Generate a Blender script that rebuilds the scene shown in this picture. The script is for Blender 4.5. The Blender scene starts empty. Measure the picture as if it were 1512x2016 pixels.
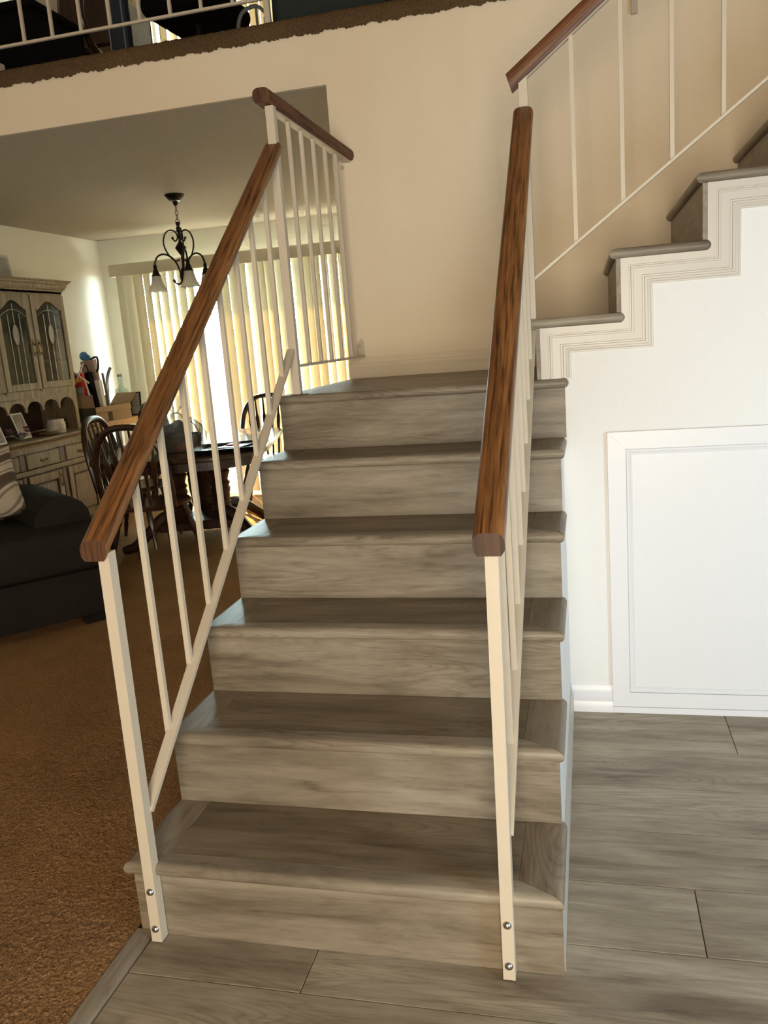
import bpy, bmesh, math, random
from mathutils import Vector, Matrix
random.seed(7)
S = bpy.context.scene
COL = S.collection
R = math.radians

# ------------------------------------------------------------------ camera
cam = bpy.data.cameras.new('camera')
cam_o = bpy.data.objects.new('camera', cam)
COL.objects.link(cam_o)
cam_o.location = (1.042, -1.5084, 1.3055)
cam_o.rotation_mode = 'XYZ'
cam_o.rotation_euler = (1.3665, 0.0765, 0.2337)
cam.sensor_fit = 'HORIZONTAL'
cam.sensor_width = 36
cam.lens = 1643.9 * 36 / 1512
cam.clip_start = 0.02
S.camera = cam_o

# ------------------------------------------------------------------ world, sun, daylight, exposure
W = bpy.data.worlds.new('sky')
S.world = W
W.use_nodes = True
bg = W.node_tree.nodes['Background']
bg.inputs[0].default_value = (0.60, 0.80, 0.86, 1)
bg.inputs[1].default_value = 46.0


def lamp(name, kind, loc, target, energy, color, size=None, size_y=None, angle=None):
    d = bpy.data.lights.new(name, kind)
    d.energy = energy
    d.color = color
    if size:
        d.shape = 'RECTANGLE'
        d.size = size
        d.size_y = size_y or size
    if angle:
        d.angle = angle
    o = bpy.data.objects.new(name, d)
    COL.objects.link(o)
    o.location = loc
    o.rotation_euler = (Vector(target) - Vector(loc)).to_track_quat('-Z', 'Y').to_euler()
    return o


lamp('sun', 'SUN', (-4.9, 11, 5.7), (-1.6, 5.6, 1.5), 40.0, (1.0, 0.60, 0.24), angle=R(0.6))
lamp('door_daylight', 'AREA', (3.05, -1.05, 0.90), (1.45, 1.25, 0.45), 52, (0.52, 0.79, 1.0), 0.9, 1.7)
lamp('front_window_daylight', 'AREA', (1.25, -3.45, 1.15), (0.75, 2.2, 1.50), 122, (1.0, 0.84, 0.63), 1.1, 1.6)

S.view_settings.view_transform = 'Standard'
S.view_settings.look = 'None'
S.view_settings.exposure = 0.08
S.view_settings.gamma = 1.0
S.view_settings.use_curve_mapping = False
S.cycles.max_bounces = 10
S.cycles.diffuse_bounces = 5
S.cycles.transparent_max_bounces = 16
S.cycles.sample_clamp_indirect = 6
S.cycles.use_denoising = True


# ------------------------------------------------------------------ materials
class NT:
    def __init__(self, name):
        self.m = bpy.data.materials.new(name)
        self.m.use_nodes = True
        self.t = self.m.node_tree
        self.b = self.t.nodes['Principled BSDF']
        self.out = self.t.nodes['Material Output']

    def n(self, typ, **kw):
        x = self.t.nodes.new(typ)
        for k, v in kw.items():
            if k in x.inputs.keys() if isinstance(k, str) else False:
                x.inputs[k].default_value = v
            else:
                setattr(x, k, v)
        return x

    def l(self, a, b):
        self.t.links.new(a, b)

    def ramp(self, stops):
        r = self.t.nodes.new('ShaderNodeValToRGB')
        e = r.color_ramp.elements
        while len(e) < len(stops):
            e.new(0.5)
        for i, (p, c) in enumerate(stops):
            e[i].position = p
            e[i].color = (*c, 1) if len(c) == 3 else c
        return r

    def coords(self, scale=(1, 1, 1), rnd=True, rot=(0, 0, 0)):
        tc = self.n('ShaderNodeTexCoord')
        mp = self.n('ShaderNodeMapping')
        mp.inputs['Scale'].default_value = scale
        src = tc.outputs['Object']
        if any(rot):
            m0 = self.n('ShaderNodeMapping')
            m0.inputs['Rotation'].default_value = rot
            self.l(src, m0.inputs['Vector'])
            src = m0.outputs['Vector']
        self.l(src, mp.inputs['Vector'])
        if rnd:
            oi = self.n('ShaderNodeObjectInfo')
            mu = self.n('ShaderNodeMath', operation='MULTIPLY')
            mu.inputs[1].default_value = 57.0
            self.l(oi.outputs['Random'], mu.inputs[0])
            self.l(mu.outputs[0], mp.inputs['Location'])
        return mp.outputs['Vector']

    def bump(self, h, strength, dist):
        b = self.n('ShaderNodeBump')
        b.inputs['Strength'].default_value = strength
        b.inputs['Distance'].default_value = dist
        self.l(h, b.inputs['Height'])
        self.l(b.outputs[0], self.b.inputs['Normal'])
        return b

    def noise(self, vec, scale, detail=3, rough=.5, dist=0.0):
        x = self.n('ShaderNodeTexNoise')
        x.inputs['Scale'].default_value = scale
        x.inputs['Detail'].default_value = detail
        x.inputs['Roughness'].default_value = rough
        x.inputs['Distortion'].default_value = dist
        self.l(vec, x.inputs['Vector'])
        return x.outputs['Fac']

    def mix(self, fac, a, b, blend='MIX'):
        x = self.n('ShaderNodeMix', data_type='RGBA', blend_type=blend)
        if isinstance(fac, (int, float)):
            x.inputs[0].default_value = fac
        else:
            self.l(fac, x.inputs[0])
        for i, v in ((6, a), (7, b)):
            if isinstance(v, tuple):
                x.inputs[i].default_value = (*v, 1)
            else:
                self.l(v, x.inputs[i])
        return x.outputs[2]


def plain(name, col, rough=.5, metal=0.0, bump=None, var=0.0, spec=None):
    k = NT(name)
    k.b.inputs['Base Color'].default_value = (*col, 1)
    k.b.inputs['Roughness'].default_value = rough
    k.b.inputs['Metallic'].default_value = metal
    if spec is not None:
        k.b.inputs['Specular IOR Level'].default_value = spec
    if var:
        v = k.coords(rnd=True)
        f = k.noise(v, 14, 4, .6)
        c = k.mix(f, tuple(x * (1 - var) for x in col), tuple(min(1, x * (1 + var)) for x in col))
        k.l(c, k.b.inputs['Base Color'])
    if bump:
        sc, st, di = bump
        v = k.coords(rnd=False)
        k.bump(k.noise(v, sc, 2, .5), st, di)
    return k.m


def laminate(name, axis, tint=1.0, rough=.43):
    """weathered grey-brown wood print, the grain along one axis"""
    k = NT(name)
    t = lambda c: tuple(x * q for x, q in zip(c, tint if isinstance(tint, tuple) else (tint,) * 3))
    # broad pale and dark drifts along the board
    v1 = k.coords(tuple(.9 if i == axis else 5.5 for i in range(3)))
    n1 = k.noise(v1, 2.4, 8, .62, .35)
    r1 = k.ramp([(.28, t((.130, .103, .072))), (.42, t((.215, .178, .130))), (.55, t((.285, .242, .182))), (.72, t((.37, .325, .255)))])
    k.l(n1, r1.inputs[0])
    # fine fibre streaks
    v2 = k.coords(tuple(5.0 if i == axis else 75.0 for i in range(3)))
    n2 = k.noise(v2, 1.5, 6, .75)
    r2 = k.ramp([(.30, (.66, .63, .60)), (.47, (1, 1, 1)), (.8, (1.10, 1.10, 1.10))])
    k.l(n2, r2.inputs[0])
    c = k.mix(.8, r1.outputs[0], r2.outputs[0], 'MULTIPLY')
    # dark weather marks
    v3 = k.coords(tuple(2.4 if i == axis else 22.0 for i in range(3)))
    n3 = k.noise(v3, 1.7, 6, .68, .8)
    r3 = k.ramp([(.28, (.42, .38, .34)), (.40, (.86, .84, .82)), (.5, (1, 1, 1))])
    k.l(n3, r3.inputs[0])
    c = k.mix(.8, c, r3.outputs[0], 'MULTIPLY')
    # cathedral figure: contour lines of a stretched field
    v4 = k.coords(tuple(.7 if i == axis else 5.2 for i in range(3)))
    n4 = k.noise(v4, 1.5, 2, .45, .4)
    mu = k.n('ShaderNodeMath', operation='MULTIPLY')
    mu.inputs[1].default_value = 30.0
    k.l(n4, mu.inputs[0])
    fr = k.n('ShaderNodeMath', operation='FRACT')
    k.l(mu.outputs[0], fr.inputs[0])
    r4 = k.ramp([(.0, (.52, .48, .44)), (.22, (.92, .91, .90)), (.7, (1.04, 1.04, 1.04)), (1, (.72, .69, .66))])
    k.l(fr.outputs[0], r4.inputs[0])
    v5 = k.coords(tuple(.8 if i == axis else 2.4 for i in range(3)))
    n5 = k.noise(v5, 1.6, 2, .5)
    r5 = k.ramp([(.46, (0, 0, 0)), (.58, (.6, .6, .6))])
    k.l(n5, r5.inputs[0])
    c2 = k.mix(1.0, c, r4.outputs[0], 'MULTIPLY')
    c = k.mix(r5.outputs[0], c, c2)
    oi = k.n('ShaderNodeObjectInfo')
    rr = k.ramp([(0, (.90, .89, .87)), (1, (1.06, 1.06, 1.06))])
    k.l(oi.outputs['Random'], rr.inputs[0])
    c = k.mix(1.0, c, rr.outputs[0], 'MULTIPLY')
    k.l(c, k.b.inputs['Base Color'])
    k.b.inputs['Roughness'].default_value = rough
    k.b.inputs['Specular IOR Level'].default_value = .4
    k.bump(n2, .10, .002)
    return k.m


def oak(name, axis, dark, light, rough=.38, coarse=1.0, rot=(0, 0, 0)):
    k = NT(name)
    v = k.coords(tuple(5 * coarse if i == axis else 120 * coarse for i in range(3)), rot=rot)
    n1 = k.noise(v, 1.6, 5, .62, .3)
    v2 = k.coords(tuple(1.2 if i == axis else 16 for i in range(3)), rot=rot)
    n2 = k.noise(v2, 1.6, 4, .6, .7)
    mid = tuple((a + b) / 2 for a, b in zip(dark, light))
    r = k.ramp([(.36, dark), (.47, mid), (.62, light)])
    k.l(n1, r.inputs[0])
    r2 = k.ramp([(.3, (.62, .58, .55)), (.65, (1.1, 1.08, 1.05))])
    k.l(n2, r2.inputs[0])
    c = k.mix(.85, r.outputs[0], r2.outputs[0], 'MULTIPLY')
    k.l(c, k.b.inputs['Base Color'])
    k.b.inputs['Roughness'].default_value = rough
    k.bump(n1, .25, .002)
    return k.m


def textured_paint(name, col, rough, scale, strength, dist=.004, blotch=.05):
    k = NT(name)
    v = k.coords(rnd=False)
    n1 = k.noise(v, scale, 3, .55, .2)
    n2 = k.noise(v, 1.3, 3, .5)
    c = k.mix(n2, tuple(x * (1 - blotch) for x in col), tuple(min(1, x * (1 + blotch)) for x in col))
    k.l(c, k.b.inputs['Base Color'])
    k.b.inputs['Roughness'].default_value = rough
    k.bump(n1, strength, dist)
    return k.m


MAT = {}
MAT['lam_x'] = laminate('laminate_grain_across', 0)
MAT['lam_y'] = laminate('laminate_grain_deep', 1)
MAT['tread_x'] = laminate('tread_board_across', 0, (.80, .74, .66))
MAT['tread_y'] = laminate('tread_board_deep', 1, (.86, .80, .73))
MAT['floor'] = laminate('floor_laminate', 0, 1.28, .42)
MAT['rail_y'] = oak('oak_handrail_deep', 1, (.060, .022, .006), (.285, .125, .040), .36, .7, (-math.atan(.79), 0, 0))
MAT['rail_l'] = oak('oak_handrail_level', 1, (.060, .022, .009), (.20, .080, .030), .75, .7)
MAT['rail_x'] = oak('oak_handrail_across', 0, (.060, .022, .009), (.230, .095, .038), .4, .7, (0, math.atan(.73), 0))
MAT['rail_end'] = oak('oak_end_grain', 2, (.034, .014, .006), (.115, .048, .020), .55, .6)
MAT['iron'] = plain('cream_enamel_iron', (.62, .545, .43), .42, var=.05)
MAT['bolt'] = plain('zinc_bolt', (.50, .50, .50), .28, 1.0)
MAT['wall'] = textured_paint('beige_wall_paint', (.89, .775, .60), .55, 95, .25)
MAT['far_wall'] = plain('bounce_damping_paint', (.42, .34, .25), .8)  # unseen walls and ceiling coloured darker to cut the bounced light
MAT['wall_white'] = textured_paint('white_wall_paint', (.80, .80, .79), .5, 110, .20, .003)
MAT['wall_dining'] = textured_paint('pale_dining_paint', (.82, .82, .75), .55, 95, .2)
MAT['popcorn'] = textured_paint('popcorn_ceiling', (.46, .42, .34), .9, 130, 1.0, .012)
MAT['trim'] = plain('white_trim_paint', (.58, .54, .48), .35)
MAT['trim_warm'] = plain('landing_trim_paint', (.86, .76, .60), .45)
MAT['door_white'] = plain('white_gloss_paint', (.79, .80, .83), .32, var=.015)
MAT['gap'] = plain('dark_subfloor_board', (.06, .05, .04), .9)  # even dark board of the subfloor and the loft slab
MAT['darkwood_z'] = oak('dark_walnut', 2, (.016, .007, .004), (.060, .026, .014), .28)
MAT['darkwood_top'] = plain('dark_polished_tabletop', (.050, .026, .016), .16, var=.25)
MAT['tan_wood'] = oak('pale_oak', 0, (.40, .22, .10), (.62, .38, .19), .4)
MAT['hutch'] = oak('limed_oak', 2, (.150, .105, .058), (.27, .205, .118), .5, .35)
MAT['hutch_edge'] = plain('dark_oak_edge', (.07, .035, .018), .5, var=.2)
MAT['hutch_inside'] = plain('brown_cabinet_back', (.045, .022, .013), .6, var=.2)
MAT['bronze'] = plain('oil_rubbed_bronze', (.022, .016, .012), .38, .7)
MAT['brass'] = plain('dull_brass', (.10, .07, .035), .4, 1.0)
MAT['sofa'] = plain('charcoal_fabric', (.026, .024, .020), .95, bump=(420, .5, .003), var=.2, spec=.08)
MAT['black'] = plain('black_fabric', (.004, .004, .004), .85, spec=.08)
MAT['blackgloss'] = plain('black_plastic', (.008, .008, .009), .3)
MAT['card'] = plain('cardboard', (.34, .235, .14), .85, var=.08)
MAT['card_dark'] = plain('dark_cardboard', (.06, .06, .045), .7, var=.3)  # dark tone for one carton end and the tape
MAT['paper'] = plain('white_paper', (.78, .76, .72), .7)
MAT['ceramic'] = plain('white_ceramic', (.62, .58, .50), .3)
MAT['navy'] = plain('navy_cloth', (.012, .018, .032), .7)
MAT['teal'] = plain('dark_teal_cloth', (.016, .026, .026), .8)
MAT['pipe'] = plain('pale_piping', (.16, .18, .24), .6)
MAT['concrete'] = plain('patio_concrete', (.66, .60, .52), .9, var=.08)
MAT['stucco'] = plain('outside_stucco', (.62, .54, .42), .9)
MAT['alum'] = plain('white_aluminium', (.75, .76, .76), .4)
MAT['red'] = plain('red_card', (.42, .02, .02), .5)
MAT['yellow'] = plain('yellow_card', (.72, .42, .03), .5)
MAT['blue'] = plain('blue_foil', (.05, .20, .42), .3, var=.3)
MAT['mauve'] = plain('mauve_petal', (.16, .06, .12), .7, var=.4)
MAT['greyfoil'] = plain('silver_wrap', (.30, .31, .31), .3, .3, var=.4)
MAT['wicker'] = plain('dark_wicker', (.075, .055, .040), .7, bump=(160, 1.0, .006), var=.4)
MAT['rust'] = plain('rust_cloth', (.25, .05, .03), .8)
MAT['print'] = plain('picture_print', (.28, .20, .17), .5, var=.9)
MAT['speck'] = plain('pale_speckled_print', (.40, .40, .35), .7, var=.5)
MAT['slate'] = plain('slate_cloth', (.13, .145, .145), .7, var=.6)


def carpet(name, dark, light):
    k = NT(name)
    v = k.coords(rnd=False)
    n1 = k.noise(v, 210, 3, .7)
    n2 = k.noise(v, 2.2, 3, .6)
    r = k.ramp([(.30, dark), (.62, light)])
    k.l(n1, r.inputs[0])
    r2 = k.ramp([(.3, (.82, .82, .82)), (.7, (1.12, 1.12, 1.12))])
    k.l(n2, r2.inputs[0])
    k.l(k.mix(1.0, r.outputs[0], r2.outputs[0], 'MULTIPLY'), k.b.inputs['Base Color'])
    k.b.inputs['Roughness'].default_value = 1.0
    k.b.inputs['Specular IOR Level'].default_value = .05
    k.bump(n1, .9, .008)
    return k.m


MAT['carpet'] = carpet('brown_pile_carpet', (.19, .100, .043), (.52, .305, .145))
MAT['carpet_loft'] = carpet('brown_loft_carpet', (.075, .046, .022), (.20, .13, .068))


def vane_mat():
    k = NT('cream_vinyl_vane')
    d = k.n('ShaderNodeBsdfDiffuse')
    d.inputs[0].default_value = (.74, .72, .62, 1)
    t = k.n('ShaderNodeBsdfTranslucent')
    t.inputs[0].default_value = (.80, .72, .54, 1)
    m = k.n('ShaderNodeMixShader')
    m.inputs[0].default_value = .19
    k.l(d.outputs[0], m.inputs[1])
    k.l(t.outputs[0], m.inputs[2])
    k.l(m.outputs[0], k.out.inputs[0])
    return k.m


MAT['vane'] = vane_mat()


def thin_glass(name, tint, refl=1.0, rough=0.0, frost=0.0):
    k = NT(name)
    tr = k.n('ShaderNodeBsdfTransparent')
    tr.inputs[0].default_value = (*tint, 1)
    g = k.n('ShaderNodeBsdfGlossy')
    g.inputs['Roughness'].default_value = rough
    fr = k.n('ShaderNodeFresnel')
    fr.inputs[0].default_value = 1.5
    m = k.n('ShaderNodeMixShader')
    mu = k.n('ShaderNodeMath', operation='MULTIPLY')
    mu.inputs[1].default_value = refl
    # a thin pane: only the face towards the light mirrors, the inner face lets through
    ge = k.n('ShaderNodeNewGeometry')
    inv = k.n('ShaderNodeMath', operation='SUBTRACT')
    inv.inputs[0].default_value = 1.0
    k.l(ge.outputs['Backfacing'], inv.inputs[1])
    m2_ = k.n('ShaderNodeMath', operation='MULTIPLY')
    k.l(fr.outputs[0], mu.inputs[0])
    k.l(mu.outputs[0], m2_.inputs[0])
    k.l(inv.outputs[0], m2_.inputs[1])
    k.l(m2_.outputs[0], m.inputs[0])
    k.l(tr.outputs[0], m.inputs[1])
    k.l(g.outputs[0], m.inputs[2])
    last = m.outputs[0]
    if frost:
        d = k.n('ShaderNodeBsdfDiffuse')
        d.inputs[0].default_value = (.8, .8, .76, 1)
        t2 = k.n('ShaderNodeBsdfTranslucent')
        t2.inputs[0].default_value = (.85, .85, .8, 1)
        a = k.n('ShaderNodeMixShader')
        a.inputs[0].default_value = .55
        k.l(d.outputs[0], a.inputs[1])
        k.l(t2.outputs[0], a.inputs[2])
        m2 = k.n('ShaderNodeMixShader')
        m2.inputs[0].default_value = frost
        k.l(last, m2.inputs[1])
        k.l(a.outputs[0], m2.inputs[2])
        last = m2.outputs[0]
    k.l(last, k.out.inputs[0])
    return k.m


MAT['pane'] = thin_glass('window_glass', (.95, .97, .96))
MAT['cabglass'] = thin_glass('cabinet_glass', (.62, .66, .64), .75, .06)
MAT['cutglass'] = thin_glass('cut_glass', (.7, .72, .7), 2.5, .25, .35)
MAT['frost'] = thin_glass('frosted_shade_glass', (.9, .9, .86), 1.0, .2, .85)
MAT['bottle'] = thin_glass('clear_bottle_glass', (.88, .94, .92), 1.5, .05, .12)
MAT['cello'] = thin_glass('cellophane', (.88, .92, .94), 3.0, .10, .16)


def pillow_mat():
    k = NT('swirl_print_cushion')
    v = k.coords((1, 1, 1), False)
    w = k.n('ShaderNodeTexWave', wave_type='BANDS', bands_direction='Z')
    w.inputs['Scale'].default_value = 2.3
    w.inputs['Distortion'].default_value = 9.0
    w.inputs['Detail'].default_value = 1.0
    w.inputs['Detail Scale'].default_value = 1.1
    k.l(v, w.inputs['Vector'])
    r = k.ramp([(.0, (.085, .062, .040)), (.33, (.12, .09, .06)), (.37, (.50, .43, .33)), (.60, (.52, .45, .35)), (.64, (.22, .18, .13)), (.8, (.24, .2, .15)), (.84, (.5, .43, .33))])
    r.color_ramp.interpolation = 'LINEAR'
    k.l(w.outputs['Fac'], r.inputs[0])
    k.l(r.outputs[0], k.b.inputs['Base Color'])
    k.b.inputs['Roughness'].default_value = .9
    return k.m


MAT['pillow'] = pillow_mat()


# ------------------------------------------------------------------ mesh building
class B:
    def __init__(self):
        self.v = []
        self.f = []

    def add(self, vs, fs):
        o = len(self.v)
        self.v += [tuple(x) for x in vs]
        self.f += [tuple(i + o for i in q) for q in fs]
        return self

    def box(self, x0, x1, y0, y1, z0, z1, bev=0.0, M=None, seg=1):
        if bev <= 0:
            vs = [(x, y, z) for x in (x0, x1) for y in (y0, y1) for z in (z0, z1)]
            fs = [(0, 1, 3, 2), (4, 6, 7, 5), (0, 4, 5, 1), (2, 3, 7, 6), (0, 2, 6, 4), (1, 5, 7, 3)]
        else:
            bm = bmesh.new()
            bmesh.ops.create_cube(bm, size=1)
            for q in bm.verts:
                q.co = Vector(((x0 + x1) / 2 + q.co.x * (x1 - x0), (y0 + y1) / 2 + q.co.y * (y1 - y0), (z0 + z1) / 2 + q.co.z * (z1 - z0)))
            bmesh.ops.bevel(bm, geom=bm.edges[:], offset=bev, segments=seg, profile=.5, affect='EDGES')
            bm.verts.index_update()
            vs = [tuple(q.co) for q in bm.verts]
            fs = [tuple(q.index for q in f.verts) for f in bm.faces]
            bm.free()
        if M is not None:
            vs = [M @ Vector(q) for q in vs]
        return self.add(vs, fs)

    def prism(self, pts, axis, a0, a1, off=(0, 0)):
        """polygon extruded along an axis; off shifts the far end in the polygon's two axes"""
        n = len(pts)
        vs = []
        for a, o in ((a0, (0, 0)), (a1, off)):
            for p, q in pts:
                p, q = p + o[0], q + o[1]
                vs.append({'x': (a, p, q), 'y': (p, a, q), 'z': (p, q, a)}[axis])
        fs = [tuple(range(n))[::-1], tuple(range(n, 2 * n))]
        fs += [(i, (i + 1) % n, n + (i + 1) % n, n + i) for i in range(n)]
        return self.add(vs, fs)

    def sweep(self, prof, fa, fb):
        """profile points mapped by two functions to the two ends"""
        n = len(prof)
        vs = [fa(p) for p in prof] + [fb(p) for p in prof]
        fs = [tuple(range(n))[::-1], tuple(range(n, 2 * n))]
        fs += [(i, (i + 1) % n, n + (i + 1) % n, n + i) for i in range(n)]
        return self.add(vs, fs)

    def bar(self, p0, p1, w, h, up=(0, 0, 1)):
        p0, p1 = Vector(p0), Vector(p1)
        d = (p1 - p0).normalized()
        s = d.cross(Vector(up)).normalized()
        u = s.cross(d)
        vs = []
        for p in (p0, p1):
            for a, b in ((-1, -1), (1, -1), (1, 1), (-1, 1)):
                vs.append(p + s * (a * w / 2) + u * (b * h / 2))
        return self.add(vs, [(3, 2, 1, 0), (4, 5, 6, 7), (0, 1, 5, 4), (1, 2, 6, 5), (2, 3, 7, 6), (3, 0, 4, 7)])

    def tube(self, path, r, n=8, closed=False):
        P = [Vector(p) for p in path]
        m = len(P)
        rs = r if isinstance(r, (list, tuple)) else [r] * m
        vs, fs = [], []
        ref = None
        for i in range(m):
            a = P[(i - 1) % m] if (closed or i > 0) else P[i]
            b = P[(i + 1) % m] if (closed or i < m - 1) else P[i]
            d = (b - a).normalized()
            if ref is None:
                ref = Vector((0, 0, 1)) if abs(d.z) < .9 else Vector((1, 0, 0))
            s = d.cross(ref)
            if s.length < 1e-4:
                s = d.cross(Vector((0, 1, 0)))
            s.normalize()
            u = s.cross(d).normalized()
            ref = u
            for j in range(n):
                t = 2 * math.pi * j / n
                vs.append(P[i] + s * (rs[i] * math.cos(t)) + u * (rs[i] * math.sin(t)))
        k = m if closed else m - 1
        for i in range(k):
            for j in range(n):
                a, b = i * n + j, i * n + (j + 1) % n
                c, d = ((i + 1) % m) * n + (j + 1) % n, ((i + 1) % m) * n + j
                fs.append((a, b, c, d))
        if not closed:
            fs += [tuple(range(n))[::-1], tuple(range((m - 1) * n, m * n))]
        return self.add(vs, fs)

    def lathe(self, prof, c, n=16, M=None):
        vs, fs = [], []
        for r, z in prof:
            for j in range(n):
                t = 2 * math.pi * j / n
                q = Vector((r * math.cos(t), r * math.sin(t), z))
                vs.append((M @ q if M is not None else q) + Vector(c))
        for i in range(len(prof) - 1):
            for j in range(n):
                a, b = i * n + j, i * n + (j + 1) % n
                fs.append((a, b, b + n, a + n))
        if prof[0][0] > 1e-6:
            fs.append(tuple(range(n))[::-1])
        if prof[-1][0] > 1e-6:
            fs.append(tuple(range((len(prof) - 1) * n, len(prof) * n)))
        return self.add(vs, fs)

    def ball(self, c, r, n=10, sc=(1, 1, 1), M=None):
        vs, fs = [], []
        m = max(5, n // 2 + 1)
        for i in range(m + 1):
            t = math.pi * i / m
            for j in range(n):
                p = 2 * math.pi * j / n
                q = Vector((r * sc[0] * math.sin(t) * math.cos(p), r * sc[1] * math.sin(t) * math.sin(p), r * sc[2] * math.cos(t)))
                vs.append((M @ q if M is not None else q) + Vector(c))
        for i in range(m):
            for j in range(n):
                a, b = i * n + j, i * n + (j + 1) % n
                fs.append((a + n, b + n, b, a))
        return self.add(vs, fs)

    def grid(self, fn, nu, nv):
        vs = [fn(i / nu, j / nv) for i in range(nu + 1) for j in range(nv + 1)]
        fs = [(i * (nv + 1) + j, (i + 1) * (nv + 1) + j, (i + 1) * (nv + 1) + j + 1, i * (nv + 1) + j + 1) for i in range(nu) for j in range(nv)]
        return self.add(vs, fs)

    def xform(self, M):
        self.v = [tuple(M @ Vector(q)) for q in self.v]
        return self


ORG = {}


def thing(name, label, cat, loc=(0, 0, 0), rz=0.0, group=None):
    o = bpy.data.objects.new(name, None)
    o.empty_display_size = .05
    COL.objects.link(o)
    o.location = loc
    o.rotation_euler = (0, 0, rz)
    o['label'] = label
    o['category'] = cat
    if group:
        o['group'] = group
    ORG[o.name] = Vector(loc)
    return o


def part(name, b, mat, parent=None, label=None, local=False, kind=None, ang=35, flat=False):
    org = Vector((0, 0, 0))
    if parent is not None:
        org = ORG.get(parent.name, org)
    me = bpy.data.meshes.new(name)
    sub = Vector((0, 0, 0)) if local else org
    me.from_pydata([(x - sub.x, y - sub.y, z - sub.z) for x, y, z in b.v], [], b.f)
    bm = bmesh.new()
    bm.from_mesh(me)
    bmesh.ops.remove_doubles(bm, verts=bm.verts, dist=1e-6)
    bmesh.ops.recalc_face_normals(bm, faces=bm.faces)
    bm.to_mesh(me)
    bm.free()
    if not flat:
        me.polygons.foreach_set('use_smooth', [True] * len(me.polygons))
        me.set_sharp_from_angle(angle=R(ang))
    me.materials.append(MAT[mat] if isinstance(mat, str) else mat)
    o = bpy.data.objects.new(name, me)
    COL.objects.link(o)
    if parent is not None:
        o.parent = parent
        ORG[o.name] = org
    if label:
        o['label'] = label
    if kind:
        o['kind'] = kind
    return o


def solo(name, b, mat, label, cat, loc, group=None, **kw):
    """a thing that is one mesh, origin at loc"""
    o = part(name, B().add([Vector(q) - Vector(loc) for q in b.v], b.f), mat, **kw)
    o.location = loc
    o['label'] = label
    o['category'] = cat
    if group:
        o['group'] = group
    ORG[o.name] = Vector(loc)
    return o


def struct(name, b, mat, parent=None, **kw):
    return part(name, b, mat, parent, kind='structure' if parent is None else None, **kw)


def dup_tree(o, parent=None):
    c = o.copy()
    COL.objects.link(c)
    if parent is not None:
        c.parent = parent
    for ch in list(o.children):
        dup_tree(ch, c)
    return c


def cr(pts, n=5):
    """smooth curve through points"""
    P = [Vector(p) for p in pts]
    P = [P[0] * 2 - P[1]] + P + [P[-1] * 2 - P[-2]]
    out = []
    for i in range(1, len(P) - 2):
        for k in range(n):
            t = k / n
            a, b, c, d = P[i - 1], P[i], P[i + 1], P[i + 2]
            out.append(.5 * ((2 * b) + (c - a) * t + (2 * a - 5 * b + 4 * c - d) * t * t + (3 * b - a - 3 * c + d) * t ** 3))
    out.append(P[-2])
    return out


# ------------------------------------------------------------------ constants of the place
SW, RUN, RISE = .956, .2477, .19
YW = 2.205          # wall behind the landing and the edge of the loft
ZC = 2.38           # dining ceiling
ZL = 6 * RISE       # landing
YF = 1.246          # wall under the upper flight
N0, RUN2 = .8634, .2494
XL, YB = -3.289, 5.676
ZT = 5.1            # upper ceiling
LOFT = 2.645

# ------------------------------------------------------------------ structure: wood floor
fl = struct('floor', B().box(-.05, 3.2, -3.6, YB + .12, -.10, -.0125), 'gap')
rows = [(-.345 - .22 * i, -.125 - .22 * i) for i in range(14, -1, -1)] + [(-.125, .095), (.095, .315), (.315, .535), (.535, .755), (.755, .975), (.975, 1.235)]
joints = {(-.125, .095): [.43, 1.65, 2.87], (.095, .315): [1.25, 2.47], (.975, 1.235): [1.45, 2.67], (.315, .535): [1.95], (.535, .755): [2.2], (.755, .975): [1.75, 2.97]}
for ri, (ya, yb) in enumerate(rows):
    xs0 = .034 if ya < .0 else .90
    js = joints.get((ya, yb)) or [xs0 + .35 + ((ri * .47) % 1.22) + 1.22 * q for q in range(3)]
    if ya == -.345:
        js = [1.52, 2.74]
    ends = [xs0] + [j for j in js if xs0 + .05 < j < 3.18] + [3.2]
    for xa, xb in zip(ends, ends[1:]):
        dz = random.uniform(-.0004, .0003)
        struct('plank', B().box(xa + .0009, xb - .0009, ya + .0009, yb - .0009, -.012, dz, .0012), 'floor', fl)
struct('trim_1', B().prism([(-.016, -.01), (-.016, .004), (-.010, .0085), (.024, .0085), (.032, .003), (.032, -.01)], 'y', -3.6, -.001), 'lam_y')

# carpet of the living and dining room: a base with a pile where it is near
cp = struct('carpet', B().box(XL, -.016, -3.6, YB, -.05, .001).box(-.016, 1.5, YW + .11, YB, -.05, .001), 'carpet')


def pile(u, v):
    x, y = -1.35 + u * 1.333, -.42 + v * 2.3
    return (x + random.uniform(-.002, .002), y + random.uniform(-.002, .002), .002 + random.random() ** 1.5 * .0042 * (1 if u < .997 else .3))


part('carpet_pile', B().grid(pile, 350, 600), 'carpet', cp, kind='stuff', ang=180)

# ------------------------------------------------------------------ structure: walls and ceilings
wb = B()
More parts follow.
